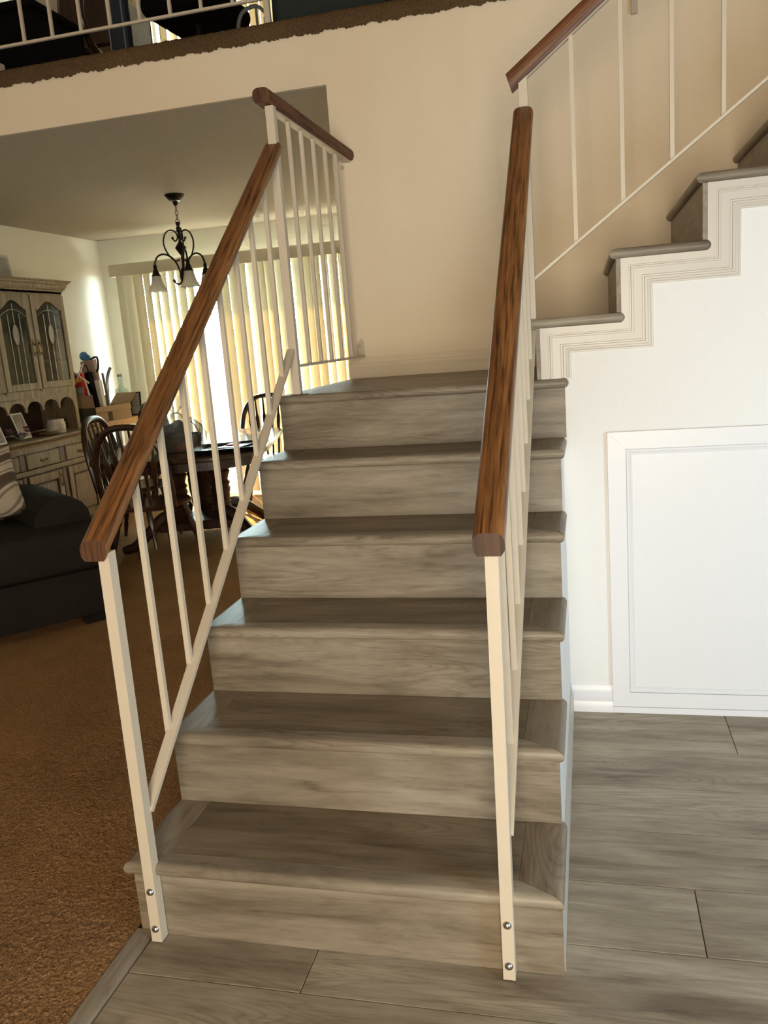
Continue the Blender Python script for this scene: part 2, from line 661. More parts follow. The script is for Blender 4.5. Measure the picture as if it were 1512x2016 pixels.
# outer back wall with the patio door opening below and a window in the loft
DX0, DX1, DZ = -3.02, -.18, 2.14
wb.box(XL - .1, DX0, YB, YB + .12, 0, ZC + .1).box(DX1, 1.6, YB, YB + .12, 0, ZC + .1).box(DX0, DX1, YB, YB + .12, DZ, ZC + .1)
struct('wall_back', wb, 'wall_dining')
LX0, LX1, LZ0, LZ1 = -2.50, -1.1, 3.45, 4.75
wl = B().box(XL - .1, LX0, YB, YB + .12, ZC + .1, ZT).box(LX1, 3.3, YB, YB + .12, ZC + .1, ZT).box(LX0, LX1, YB, YB + .12, ZC + .1, LZ0).box(LX0, LX1, YB, YB + .12, LZ1, ZT)
struct('wall_back_upper', wl, 'wall')
struct('wall_left', B().box(XL - .1, XL, -3.7, YB, 0, ZC), 'wall_dining')
struct('wall_left_upper', B().box(XL - .1, XL, -3.7, YB, ZC, ZT), 'wall')
struct('wall_front', B().box(XL - .1, 3.3, -3.7, -3.6, 0, ZT), 'far_wall')
struct('wall_right', B().box(3.2, 3.3, -3.6, YB, 0, ZT), 'far_wall')
struct('ceiling_upper', B().box(XL - .1, 3.3, -3.7, YB + .12, ZT, ZT + .1), 'far_wall')
# middle wall: right of the opening, and the header under the loft
wm = B().box(-.012, 3.2, YW, YW + .11, 0, 2.60).box(XL, -.012, YW, YW + .11, ZC + .004, 2.60)
struct('wall_middle', wm, 'wall')
struct('wall_dining_right', B().box(1.5, 1.6, YW + .11, YB, 0, ZC), 'wall_dining')
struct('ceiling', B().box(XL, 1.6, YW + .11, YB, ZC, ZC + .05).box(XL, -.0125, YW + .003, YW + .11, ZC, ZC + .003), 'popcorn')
struct('floor_upper', B().box(XL, 3.2, YW + .11, YB, ZC + .05, 2.62), 'gap')

# loft carpet: slab on the loft floor, rolled over its edge with a ragged hem
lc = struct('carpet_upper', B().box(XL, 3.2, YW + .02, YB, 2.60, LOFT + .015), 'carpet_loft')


def hem(u, v):
    x = XL + u * (1.2 - XL)
    jag = .0025 * math.sin(x * 37) + .002 * math.sin(x * 91 + 1) + random.uniform(-.0045, .0035)
    zb = 2.588 + jag
    t = v
    # from the hem up the face, over the edge and back
    if t < .7:
        z = zb + (2.658 - zb) * t / .7
        y = YW - .006 - .012 * math.sin(t / .7 * math.pi)
    else:
        a = (t - .7) / .3
        z = 2.658 + .008 * math.sin(a * math.pi / 2)
        y = YW - .006 + a * .06
    return (x, y + random.uniform(-.003, .003), z + random.uniform(-.0015, .0015))


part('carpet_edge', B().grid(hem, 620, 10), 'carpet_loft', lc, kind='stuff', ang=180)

# wall under the upper flight, its top stepped under the treads
zig = [(.90, 0.0), (.90, ZL - .03)]
x_r = [N0 + .018 + RUN2 * j for j in range(9)]
z_t = [ZL + RISE * (j + 1) for j in range(9)]
zz = [(.90, ZL - .035)]
zz.append((x_r[0] + .03, ZL - .035))
for j in range(7):
    zz += [(x_r[j] + .03, z_t[j] - .035), (x_r[j + 1] + .03, z_t[j] - .035)]
poly = [(.957, 0), (3.2, 0), (3.2, zz[-1][1])] + zz[::-1][:-2]
poly = [(.9556, 0), (3.2, 0), (3.2, z_t[6] - .035)] + [q for q in zz[::-1] if q[0] >= x_r[0] + .029] + [(x_r[0] + .03, ZL - .035), (.9556, ZL - .035)]
clean = []
for q in poly:
    if not clean or (abs(q[0] - clean[-1][0]) + abs(q[1] - clean[-1][1])) > 1e-6:
        clean.append(q)
struct('wall_under_stairs', B().prism(clean, 'y', YF, YF + .06), 'wall_white')


# baseboards: stepped moulding profile (depth, height)
BP = [(0, 0), (.0145, 0), (.0145, .034), (.0125, .037), (.0125, .042), (.0135, .045), (.0125, .066), (.0085, .070), (.0085, .074), (.0075, .080), (.004, .090), (.003, .097), (0, .097)]
struct('baseboard_right', B().prism([(YF - d, z) for d, z in BP], 'x', .957, 1.094), 'door_white')
struct('baseboard_right_end', B().prism([(YF - d, z) for d, z in BP], 'x', 1.86, 3.2), 'door_white')
struct('baseboard_landing', B().prism([(YW - d * 1.1, ZL + z * .98) for d, z in BP], 'x', -.012, N0 + .02), 'trim_warm')
struct('baseboard_stairs', B().prism([(SW + d * .55, z) for d, z in BP], 'y', .0125, YF - .0145), 'trim')

# ------------------------------------------------------------------ lower stair flight
st = thing('staircase', 'lower flight of six grey wood-look steps rising to the landing', 'staircase', (SW / 2, .6, 0))
NOSE, TT, OV = .020, .030, .012


def nose_prof(yf, zt, w, t=TT):
    """bullnose section, y from the front edge back"""
    pts = [(yf + w, zt), (yf + w, zt - t)]
    for a in range(0, 181, 20):
        q = R(270 - a)
        pts.append((yf + t / 2 + t / 2 * math.cos(q), zt - t / 2 + t / 2 * math.sin(q)))
    return pts


def tread(k, zt, y0, y1, xl, xr, left=True, right=True, name='tread'):
    """k-th tread: mitred nosing in front, border boards at the sides, field board"""
    yf = y0 - NOSE
    nw, bw = .052, .092
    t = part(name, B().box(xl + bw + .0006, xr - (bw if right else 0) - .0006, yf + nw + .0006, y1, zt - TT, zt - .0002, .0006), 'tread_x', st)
    pr = nose_prof(yf, zt, nw)
    ml = 1.0 if left else 0
    mr = 1.0 if right else 0
    k1 = bw / nw
    b = B().sweep(pr, lambda p: (xl + .0 + max(0, (p[0] - yf)) * ml * k1, p[0], p[1]), lambda p: (xr - max(0, (p[0] - yf)) * mr * k1, p[0], p[1]))
    part('nosing', b, 'lam_x', t)
    for on, x0, sg in ((left, xl, 1), (right, xr, -1)):
        if not on:
            continue
        pp = [(d - yf, z) for d, z in nose_prof(yf, zt, bw)]
        b = B().sweep(pp, lambda p: (x0 + sg * p[0], yf + .0006 + p[0] / k1, p[1]), lambda p: (x0 + sg * p[0], y1, p[1]))
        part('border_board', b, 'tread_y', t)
    return t


for k in range(1, 6):
    tread(k, k * RISE, (k - 1) * RUN, k * RUN + .011, -OV, SW + OV)
for k in range(6):
    x1 = SW if 0 < k < 5 else (SW + .012 if k else SW + .007)
    part('riser', B().box(0, x1, k * RUN, k * RUN + .012, k * RISE + (.0 if k else .0), (k + 1) * RISE - TT, .0008), 'lam_x', st)
# landing platform
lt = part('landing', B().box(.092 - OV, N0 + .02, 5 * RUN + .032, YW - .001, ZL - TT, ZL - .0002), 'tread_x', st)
yf = 5 * RUN - NOSE
nb_ = B()
prs = nose_prof(yf, ZL, .052)
rings = [[(-OV + max(0, p[0] - yf) * 1.77, p[0], p[1]) for p in prs]]
for a in range(0, 91, 15):
    c_ = max(math.cos(R(a)), .05)
    rings.append([(.966 + .014 * math.sin(R(a)), yf + .052 + (p[0] - yf - .052) * (c_ * .35 + .65), ZL - TT / 2 + (p[1] - ZL + TT / 2) * c_) for p in prs])
m_ = len(prs)
for ra, rb in zip(rings, rings[1:]):
    nb_.add(ra + rb, [(i, (i + 1) % m_, m_ + (i + 1) % m_, m_ + i) for i in range(m_)])
nb_.add(rings[0], [tuple(range(m_))[::-1]]).add(rings[-1], [tuple(range(m_))])
part('nosing', nb_, 'lam_x', lt)
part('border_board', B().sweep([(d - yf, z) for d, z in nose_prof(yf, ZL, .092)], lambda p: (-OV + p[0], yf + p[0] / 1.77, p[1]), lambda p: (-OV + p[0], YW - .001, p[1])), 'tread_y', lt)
part('side_panel', B().prism([(0.013, 0)] + sum([[(k * RUN + .013, (k + 1) * RISE - TT - .001), ((k + 1) * RUN + .013, (k + 1) * RISE - TT - .001)] for k in range(5)], []) + [(5 * RUN + .013, ZL - TT - .001), (YW - .001, ZL - TT - .001), (YW - .001, 0)], 'x', .004, .02), 'wall_white', st)
part('side_panel', B().prism([(0.013, 0)] + sum([[(k * RUN + .013, (k + 1) * RISE - TT - .001), ((k + 1) * RUN + .013, (k + 1) * RISE - TT - .001)] for k in range(5)], []) + [(YF, 0)], 'x', .938, .9555), 'wall_white', st, label='white side panel')

# ------------------------------------------------------------------ upper stair flight
su = thing('staircase', 'upper flight of grey wood-look steps climbing right from the landing along the wall', 'staircase', (N0 + .5, 1.7, ZL))
YN = YF - .024      # side nosing edge over the wall face
for j in range(7):
    zt = z_t[j]
    xn = N0 + RUN2 * j
    xe = xn + RUN2 + .028
    prx = [(x - xn, z) for x, z in nose_prof(xn, zt, .09)]
    t = part('tread', B().sweep(prx, lambda p: (xn + p[0], YN + .0 + max(0, p[0] * .5), p[1]), lambda p: (xn + p[0], YW - .001, p[1])), 'lam_y', su)
    part('field_board', B().box(xn + .0906, xe - .001, YN + .052, YW - .001, zt - TT, zt - .0003), 'lam_y', t)
    # side nosing return along the open edge, round at its far end
    prs = nose_prof(YN, zt, .0515)
    nb_ = B()
    xe2 = xe + .002
    rings = [[(xn + .0006 + (p[0] - YN) * 1.71, p[0], p[1]) for p in prs]]
    for a in range(0, 91, 15):
        c_, s_ = math.cos(R(a)), math.sin(R(a))
        c_ = max(c_, .05)
        rings.append([(xe2 + .014 * s_, YN + .0515 + (p[0] - YN - .0515) * (c_ * .35 + .65), zt - TT / 2 + (p[1] - zt + TT / 2) * c_) for p in prs])
    m_ = len(prs)
    for ra, rb in zip(rings, rings[1:]):
        nb_.add(ra + rb, [(i, (i + 1) % m_, m_ + (i + 1) % m_, m_ + i) for i in range(m_)])
    nb_.add(rings[0], [tuple(range(m_))[::-1]]).add(rings[-1], [tuple(range(m_))])
    part('nosing', nb_, 'lam_x', t)
    part('riser', B().box(xn + .018, xn + .032, YF - .012, YW - .001, zt - RISE, zt - TT, .0008), 'lam_y', su)

# stepped moulding under the treads
tr = struct('trim_2', B().box(x_r[0] + .015, x_r[0] + .03, YF - .002, YF, ZL, z_t[0] - TT), 'trim')
NJ = 7


def zigpath(d):
    pts = [(x_r[0] + .014 + d, ZL)]
    for j in range(NJ):
        z = z_t[j] - TT - d * .86
        pts += [(x_r[j] + .014 + d, z), (x_r[j + 1] + .014 + d, z)]
    return pts


PR = [(0, .004), (0, .014), (.024, .014), (.0255, .011), (.029, .011), (.031, .0135), (.036, .0135), (.038, .012), (.062, .0105), (.064, .0065), (.069, .0065), (.071, .009), (.078, .009), (.080, .0065), (.086, .007), (.089, .0045), (.094, .0045), (.095, 0)]
mb = B()
paths = [[(x, YF - h, z) for x, z in zigpath(d)] for d, h in PR]
for a, b in zip(paths, paths[1:]):
    n = len(a)
    mb.add(a + b, [(i, i + 1, n + i + 1, n + i) for i in range(n - 1)])
struct('moulding', mb, 'trim', tr, ang=20)

# ------------------------------------------------------------------ access panel
ap = thing('access_panel', 'flat white storage hatch set in the wall under the upper stairs', 'hatch', (1.46, YF, .02))
x0, x1, z0, z1 = 1.0945, 1.858, .024, .960
fw = .056
yo = YF - .015
fr = B()
fr.prism([(x0, z0), (x0 + fw, z0 + fw * .9), (x0 + fw, z1 - fw), (x0, z1)], 'y', yo, YF + .004)
part('frame_board', fr, 'door_white', ap)
part('frame_board', B().prism([(x0 + .0004, z1), (x0 + fw, z1 - fw + .0004), (x1 - fw, z1 - fw + .0004), (x1, z1)], 'y', yo, YF + .004), 'door_white', ap)
part('frame_board', B().prism([(x1, z0), (x1 - fw, z0 + fw * .9), (x1 - fw, z1 - fw), (x1, z1)], 'y', yo, YF + .004), 'door_white', ap)
part('frame_board', B().prism([(x0, z0), (x0 + fw, z0 + fw * .9), (x1 - fw, z0 + fw * .9), (x1, z0)], 'y', yo, YF + .004), 'door_white', ap)
mo = B()
a0, a1, c0, c1 = x0 + fw + .001, x1 - fw - .001, z0 + fw * .9 + .001, z1 - fw - .001
rings = []
for d, h in ((0, 0), (0, .0105), (.003, .012), (.006, .012), (.010, .008), (.014, .0105), (.016, .0105), (.018, .0065), (.018, 0)):
    rings.append([(a0 + d, YF - h, c0 + d), (a1 - d, YF - h, c0 + d), (a1 - d, YF - h, c1 - d), (a0 + d, YF - h, c1 - d)])
for a, b in zip(rings, rings[1:]):
    mo.add(a + b, [(i, (i + 1) % 4, 4 + (i + 1) % 4, 4 + i) for i in range(4)])
part('moulding', mo, 'door_white', ap, ang=20)
part('panel', B().box(a0 + .017, a1 - .017, YF - .008, YF + .004, c0 + .017, c1 - .017, .001), 'door_white', ap)
struct('trim_3', B().box(1.094, 1.86, YF - .0155, YF, .0, .022, .001), 'door_white')

# ------------------------------------------------------------------ railings
HP = []  # handrail section (side, height), flat bottom, round top
for s, z in ((-.022, 0), (.022, 0), (.029, .010), (.030, .020)):
    HP.append((s, z))
for a in range(0, 181, 15):
    q = R(a)
    HP.append((.030 * math.copysign(abs(math.cos(q)) ** .62, math.cos(q)), .022 + .022 * math.sin(q) ** .8))
HP += [(-.030, .020), (-.029, .010)]


def handrail(parent, fa, fb, mat, round_end=None):
    h = part('handrail', B().sweep(HP, fa, fb), mat, parent, ang=28)
    return h


def balusters_y(parent, xc, ys, zb, zt, s=.013):
    for y in ys:
        part('baluster', B().box(xc - s / 2, xc + s / 2, y - s / 2, y + s / 2, zb(y), zt(y)), 'iron', parent)


SL = .79
BY = [.148 + .139 * i for i in range(8)]


def stair_rail(label, xb, xt, xr0, xr1, ztop, group=None):
    """sloping railing beside the lower flight; xb, xt post at bottom and top, xr0, xr1 handrail centre at the two ends"""
    g = thing('stair_railing', label, 'railing', (xb, -.02, 0), group=group)
    zr = lambda y: .905 + SL * (y + .04)
    xc = lambda y: xr0 + (xr1 - xr0) * (y + .04) / 1.28
    h = handrail(g, lambda p: (xr0 + p[0], -.042, .905 + p[1]), lambda p: (xr1 + p[0], 1.236, zr(1.236) + p[1]), 'rail_y')
    part('end_cap', B().sweep([(s * .995, z * .99 + .0003) for s, z in HP], lambda p: (xr0 + p[0], -.0426, .905 + p[1]), lambda p: (xr0 + p[0], -.0419, .905 + p[1])), 'rail_end', h, label='darker sawn end grain')
    # bevelled top end
    part('newel_post', B().prism([(xb - .0125, -.031), (xb + .0125, -.031), (xb + .0125, -.003), (xb - .0125, -.003)], 'z', .003, zr(-.02) - .001, (xt - xb, 0)), 'iron', g)
    lo = B().bar((xt - .001, -.004, .318), (xr1, 1.226, .318 + .792 * 1.23), .026, .011)
    part('bottom_bar', lo, 'iron', g)
    part('top_bar', B().bar((xr0, -.002, zr(-.002) - .003), (xr1, 1.224, zr(1.224) - .003), .026, .006), 'iron', g)
    for i, y in enumerate(BY):
        c = xc(y)
        part('baluster', B().box(c - .0065, c + .0065, y - .0065, y + .0065, .318 + .792 * (y + .004) - .004, zr(y) - .004), 'iron', g)
    for z in (.131, .036):
        x = xb + (xt - xb) * z / .9
        M = Matrix.Rotation(R(90), 3, 'X')
        part('bolt', B().lathe([(.0, .0065), (.003, .0063), (.006, .005), (.0085, .0022), (.0092, 0)], (x, -.031, z), 14, M), 'bolt', g, label='domed steel bolt')
    return g


stair_rail('left stair railing of cream iron bars with an oak handrail, beside the brown carpet', .0545, .063, .049, .065, 1.95)
stair_rail('right stair railing of cream iron bars with an oak handrail, before the white wall', .853, .861, .858, .871, 1.95)

# landing railing with the tall left newel
lr = thing('landing_railing', 'level cream railing with oak handrail along the left edge of the landing', 'railing', (.069, 1.24, ZL))
part('newel_post', B().box(.055, .083, 1.227, 1.255, ZL + .0005, 2.0655, .001), 'iron', lr)
XA = .057
hr = handrail(lr, lambda p: (XA + p[0] * .97, 1.198, 2.068 + p[1] * 1.03), lambda p: (XA + p[0] * .97, YW - .002, 2.068 + p[1] * 1.03), 'rail_l')
part('end_cap', B().sweep([(s * .96, z * 1.02 + .0004) for s, z in HP], lambda p: (XA + p[0], 1.1965, 2.068 + p[1]), lambda p: (XA + p[0], 1.1981, 2.068 + p[1])), 'rail_end', hr, label='reddish end grain')
part('top_bar', B().box(XA - .013, XA + .013, 1.255, YW - .003, 2.061, 2.0675), 'iron', lr)
part('bottom_bar', B().box(XA - .011, XA + .011, 1.255, YW - .001, 1.232, 1.241), 'iron', lr)
for y in (1.437, 1.575, 1.713, 1.862, 2.012):
    part('baluster', B().box(XA - .0065, XA + .0065, y - .0065, y + .0065, 1.241, 2.061), 'iron', lr)
mp = part('mounting_plate', B().prism([(.030, 1.241), (.064, 1.241), (.064, 1.300), (.054, 1.318), (.038, 1.300), (.030, 1.285)], 'y', YW - .0045, YW - .0005), 'iron', lr)
part('bolt', B().ball((.045, YW - .006, 1.284), .0065, 10), 'iron', mp)
part('foot_plate', B().box(.05, .10, 1.222, 1.262, ZL, ZL + .003), 'hutch_edge', lr)
solo('wall_bolt', B().ball((.032, YW - .002, 2.043), .008, 10).box(.027, .037, YW - .002, YW + .001, 2.038, 2.048), 'iron', 'small cream bolt head in the wall below the landing handrail', 'bolt', (.032, YW, 2.043))

# railing of the upper flight
ur = thing('upper_stair_railing', 'sloping cream railing with oak handrail climbing the upper flight at right', 'railing', (.872, 1.24, z_t[0]))
YU = 1.262
part('newel_post', B().box(.859, .886, 1.242, 1.270, z_t[0] + .0005, 2.045, .001), 'iron', ur)
zu = lambda x: 2.008 + .73 * (x - .83)
XE = 2.35
hu = handrail(ur, lambda p: (.832 - .5 * (p[1] - .02) * .7, YU + p[0], zu(.832) + p[1] * 1.12), lambda p: (XE, YU + p[0], zu(XE) + p[1] * 1.12), 'rail_x')
part('end_cap', B().sweep([(s * .98, z * .97 + .0008) for s, z in HP], lambda p: (.8305 - .5 * (p[1] - .02) * .7, YU + p[0], zu(.832) + p[1] * 1.12), lambda p: (.8325 - .5 * (p[1] - .02) * .7, YU + p[0], zu(.832) + p[1] * 1.12)), 'rail_end', hu)
part('top_bar', B().bar((.872, YU, zu(.872) - .004), (XE, YU, zu(XE) - .004), .024, .006), 'iron', ur)
zb2 = lambda x: 1.447 + .732 * (x - .876)
part('bottom_bar', B().bar((.884, YU, zb2(.884)), (XE, YU, zb2(XE)), .022, .008), 'iron', ur)
for i in range(10):
    x = 1.016 + .1415 * i
    part('baluster', B().box(x - .006, x + .006, YU - .006, YU + .006, zb2(x), zu(x) - .005), 'iron', ur)

# loft railing
lo = thing('loft_railing', 'cream iron railing standing on the carpeted loft edge at the top', 'railing', (-1.0, 2.22, LOFT))
YR = 2.222
part('bottom_bar', B().box(XL + .01, -.262, YR - .007, YR + .007, 2.757, 2.768), 'iron', lo)
part('top_bar', B().box(XL + .01, 1.23, YR - .012, YR + .012, 3.52, 3.53), 'iron', lo)
part('handrail', B().sweep(HP, lambda p: (XL + .01, YR + p[0], 3.53 + p[1]), lambda p: (1.28, YR + p[0], 3.53 + p[1])), 'rail_x', lo)
for i in range(-12, 9):
    x = -1.435 + .1475 * i
    if XL + .03 < x < -.28:
        part('baluster', B().box(x - .0065, x + .0065, YR - .0065, YR + .0065, 2.766, 3.521), 'iron', lo)
part('newel_post', B().box(-.262, -.237, YR - .0125, YR + .0125, LOFT + .018, 3.521, .001), 'iron', lo)
part('newel_post', B().box(1.238, 1.262, YW - .026, YW - .001, 2.459, 3.53, .001), 'iron', lo, label='lower end bolted to the wall')

# ------------------------------------------------------------------ patio door, blinds, outside
w1 = struct('window_1', B().box(DX0, DX0 + .05, YB + .02, YB + .10, 0, DZ).box(DX1 - .05, DX1, YB + .02, YB + .10, 0, DZ).box(DX0, DX1, YB + .02, YB + .10, DZ - .05, DZ).box(DX0, DX1, YB + .02, YB + .10, 0, .04), 'alum')
mx = (DX0 + DX1) / 2
for xa, xb, y in ((DX0 + .05, mx + .03, YB + .04), (mx - .03, DX1 - .05, YB + .075)):
    f = struct('sash', B().box(xa, xa + .05, y, y + .025, .04, DZ - .05).box(xb - .05, xb, y, y + .025, .04, DZ - .05).box(xa + .05, xb - .05, y, y + .025, .04, .10).box(xa + .05, xb - .05, y, y + .025, DZ - .11, DZ - .05), 'alum', w1)
    struct('pane', B().box(xa + .05, xb - .05, y + .010, y + .014, .10, DZ - .11), 'pane', f)
w2 = struct('window_2', B().box(LX0, LX0 + .03, YB + .02, YB + .08, LZ0, LZ1).box(LX1 - .04, LX1, YB + .02, YB + .08, LZ0, LZ1).box(LX0, LX1, YB + .02, YB + .08, LZ1 - .04, LZ1).box(LX0, LX1, YB + .02, YB + .08, LZ0, LZ0 + .04), 'alum')
struct('pane', B().box(LX0 + .03, LX1 - .04, YB + .045, YB + .049, LZ0 + .04, LZ1 - .04), 'pane', w2)

struct('patio', B().box(-9, 6, YB + .13, 13, -.12, -.03), 'concrete')
struct('patio_roof', B().box(-7, 5, YB + .12, YB + .12 + .72, 2.36, 2.48), 'stucco')
struct('garden_wall', B().box(-9, 6, 13, 13.2, -.12, 1.7), 'stucco')


def vane(b, x, y, z0, z1, ang, w=.089):
    """one curved vertical slat turned by ang about its own axis"""
    n = 4
    pts = []
    for i in range(n + 1):
        s = (i / n - .5) * w
        c = .006 * (1 - (2 * i / n - 1) ** 2)
        pts.append((s, c))
    ca, sa = math.cos(ang), math.sin(ang)
    vs = []
    for off in (0, .0012):
        for z in (z0, z1):
            for s, c in pts:
                c2 = c + off
                vs.append((x + s * ca - c2 * sa, y + s * sa + c2 * ca, z))
    m = n + 1
    fs = []
    for i in range(n):
        fs.append((i, i + 1, m + i + 1, m + i))
        fs.append((2 * m + i, 3 * m + i, 3 * m + i + 1, 2 * m + i + 1))
        fs.append((i, 2 * m + i, 2 * m + i + 1, i + 1))
        fs.append((m + i, m + i + 1, 3 * m + i + 1, 3 * m + i))
    fs += [(0, m, 3 * m, 2 * m), (n, 2 * m + n, 3 * m + n, m + n)]
    b.add(vs, fs)


bl = thing('vertical_blinds', 'cream vertical blinds hanging before the sunlit patio door behind the dining table', 'blinds', (-1.6, 5.58, 0))
part('valance', B().box(-3.118, .10, 5.505, 5.512, 2.037, 2.139, .001).box(-3.118, -3.112, 5.512, YB, 2.037, 2.139), 'vane', bl)
part('headrail', B().box(-3.07, .08, 5.54, 5.57, 2.05, 2.08), 'alum', bl)
random.seed(11)
vx = -3.035
i = 0
while vx < .06:
    # the slats by the middle of the left panel stand wide open, the rest nearly shut
    if -2.36 < vx < -2.06:
        a = R(random.uniform(-78, -66))
    elif vx < -2.80:
        a = R(random.uniform(10, 16))
    else:
        a = R(random.choice((-8, -20, -26, -32, -12, -24)))
    b = B()
    vane(b, 0, 0, .03, 2.05, a)
    o = part('slat', b, 'vane', bl, local=True)
    o.location = Vector((vx + random.uniform(-.004, .004), 5.555, 0)) - Vector((-1.6, 5.58, 0))
    vx += .0835
    i += 1

b2 = thing('vertical_blinds', 'vertical blinds of the loft window with light in their gaps, seen through the loft railing', 'blinds', (-1.75, 5.58, LZ0))
part('headrail', B().box(LX0 - .02, LX1 + .3, 5.57, 5.63, LZ1 + .02, LZ1 + .08), 'alum', b2)
vx = -2.36
while vx < LX1 + .25:
    a = R(random.choice((-20, -8, -30, -12, 5)))
    b = B()
    vane(b, 0, 0, 3.40, LZ1 + .03, a)
    o = part('slat', b, 'vane', b2, local=True)
    o.location = Vector((vx, 5.60, 0)) - Vector((-1.75, 5.58, LZ0))
    vx += .092

# ------------------------------------------------------------------ hutch against the left wall
hu_ = thing('hutch', 'tall weathered oak hutch with glazed doors against the left dining wall', 'hutch', (-3.05, 3.85, 0))
HX, HLX = -2.945, -2.845         # front planes of upper and lower unit
Y0, Y1 = 3.20, 4.475
part('carcass', B().box(XL + .005, HX - .005, Y0, Y0 + .02, .80, 1.86).box(XL + .005, HX - .005, Y1 - .02, Y1, .80, 1.86).box(XL + .005, HX, Y0, Y1, 1.84, 1.86), 'hutch', hu_)
part('back_panel', B().box(XL + .004, XL + .012, Y0, Y1, .80, 1.86), 'hutch_inside', hu_)
for z in (1.085, 1.33, 1.58):
    part('shelf', B().box(XL + .012, HX - .03, Y0 + .02, Y1 - .02, z, z + .018), 'hutch_inside', hu_)
CP = [(0, 0), (.010, 0), (.010, .012), (.022, .014), (.022, .022), (.030, .030), (.034, .042), (.034, .050), (.046, .056), (.050, .066), (.062, .072), (.062, .082), (0, .082)]
cb = B()
cring = [[(XL + .005, Y0 - d, 1.855 + z), (HX + d, Y0 - d, 1.855 + z), (HX + d, Y1 + d, 1.855 + z), (XL + .005, Y1 + d, 1.855 + z)] for d, z in CP]
for a, b in zip(cring, cring[1:]):
    cb.add(a + b, [(i, (i + 1) % 4, 4 + (i + 1) % 4, 4 + i) for i in range(4)])
cb.add(cring[0], [(3, 2, 1, 0)])
part('cornice', cb, 'hutch', hu_, ang=25)
# face frame of the upper unit and scalloped rail
part('face_rail', B().box(HX - .018, HX, Y0, Y1, 1.825, 1.857), 'hutch', hu_)
part('face_rail', B().box(HX - .018, HX, Y0, Y1, 1.075, 1.135), 'hutch', hu_)
sc = [(Y0, 1.078), (Y1, 1.078), (Y1, .975)]
yy = Y1 - .045
ars = []
y = Y1 - .04
sc.append((y, .975))
nS = 6
wS = (Y1 - Y0 - .08) / nS
for q in range(nS):
    for a in range(0, 181, 18):
        t = R(a)
        sc.append((y - wS / 2 + (wS / 2 - .008) * math.cos(t), .978 + .075 * math.sin(t) ** .8 if 0 < a < 180 else .978))
    y -= wS
sc += [(Y0 + .04, .975), (Y0, .975)]
part('scalloped_rail', B().prism(sc, 'x', HX - .016, HX), 'hutch', hu_)
part('side_stile', B().box(HX - .018, HX, Y1 - .04, Y1, .79, .976), 'hutch', hu_)
part('side_stile', B().box(HX - .018, HX, Y0, Y0 + .04, .79, .976), 'hutch', hu_)


def glass_door(ya, yb):
    z0, z1 = 1.137, 1.825
    d = part('door', B(), 'hutch', hu_) if False else None
    st_ = .050
    # frame with an arched top rail
    fb = B()
    fb.box(HX, HX + .018, ya, ya + st_, z0, z1, .002).box(HX, HX + .018, yb - st_, yb, z0, z1, .002).box(HX, HX + .018, ya + st_, yb - st_, z0, z0 + .05, .002)
    arch = [(yb - st_, z1), (ya + st_, z1)]
    m = (ya + yb) / 2
    hw = (yb - ya) / 2 - st_
    for i in range(17):
        s = -1 + i / 8
        zt = z1 - .115 + .070 * (math.cos(s * math.pi) * .5 + .5) ** .8
        if abs(s) > .93:
            zt = z1 - .108
        arch.append((m + s * hw, zt))
    fb.prism(arch, 'x', HX, HX + .018)
    door = part('door', fb, 'hutch', hu_)
    part('glass', B().box(HX + .006, HX + .009, ya + st_ - .004, yb - st_ + .004, z0 + .045, z1 - .03), 'cabglass', door)
    came = B()
    for t in (.28, .5, .72):
        yv = ya + st_ + t * (yb - ya - 2 * st_)
        came.box(HX + .0095, HX + .012, yv - .0028, yv + .0028, z0 + .05, (z1 - .14 if t != .5 else z1 - .07))
    arc = []
    for i in range(9):
        s = -1 + i / 4
        arc.append((HX + .011, m + s * hw, z1 - .16 + .05 * math.cos(s * math.pi / 2)))
    came.tube(arc, .0025, 4)
    part('lead_strips', came, 'greyfoil', door)
    ov = B()
    zc = 1.535
    ring = [(HX + .012, m + .036 * math.cos(2 * math.pi * i / 20), zc + .075 * math.sin(2 * math.pi * i / 20)) for i in range(20)]
    ov.tube(ring, .004, 5, closed=True)
    part('oval_rim', ov, 'hutch_edge', door)
    og = B()
    M = Matrix.Diagonal((1, 1, 1))
    og.prism([(m + .034 * math.cos(2 * math.pi * i / 20), zc + .072 * math.sin(2 * math.pi * i / 20)) for i in range(20)], 'x', HX + .0095, HX + .0125)
    part('oval_glass', og, 'cutglass', door, label='cut glass oval')
    return door


doors = [(3.225, 3.63), (3.645, 4.035), (4.052, 4.462)]
for q, (ya, yb) in enumerate(doors):
    d = glass_door(ya, yb)
    yk = yb - .026 if q < 2 else ya + .026
    hb = B().lathe([(0, 0), (.010, .002), (.011, .006), (.006, .010), (0, .011)], (HX + .018, yk, 1.47), 10, Matrix.Rotation(R(90), 3, 'Y'))
    hb.tube(cr([(HX + .022, yk, 1.47), (HX + .036, yk, 1.455), (HX + .036, yk, 1.41), (HX + .022, yk, 1.395)], 4), .0045, 6)
    hb.box(HX + .018, HX + .021, yk - .011, yk + .011, 1.38, 1.50, .001)
    part('handle', hb, 'brass', d)
# dark gaps between the doors read as posts of the face frame
for ya, yb in ((3.630, 3.645), (4.035, 4.052)):
    part('divider', B().box(HX - .02, HX + .004, ya, yb, 1.12, 1.83), 'hutch_edge', hu_)
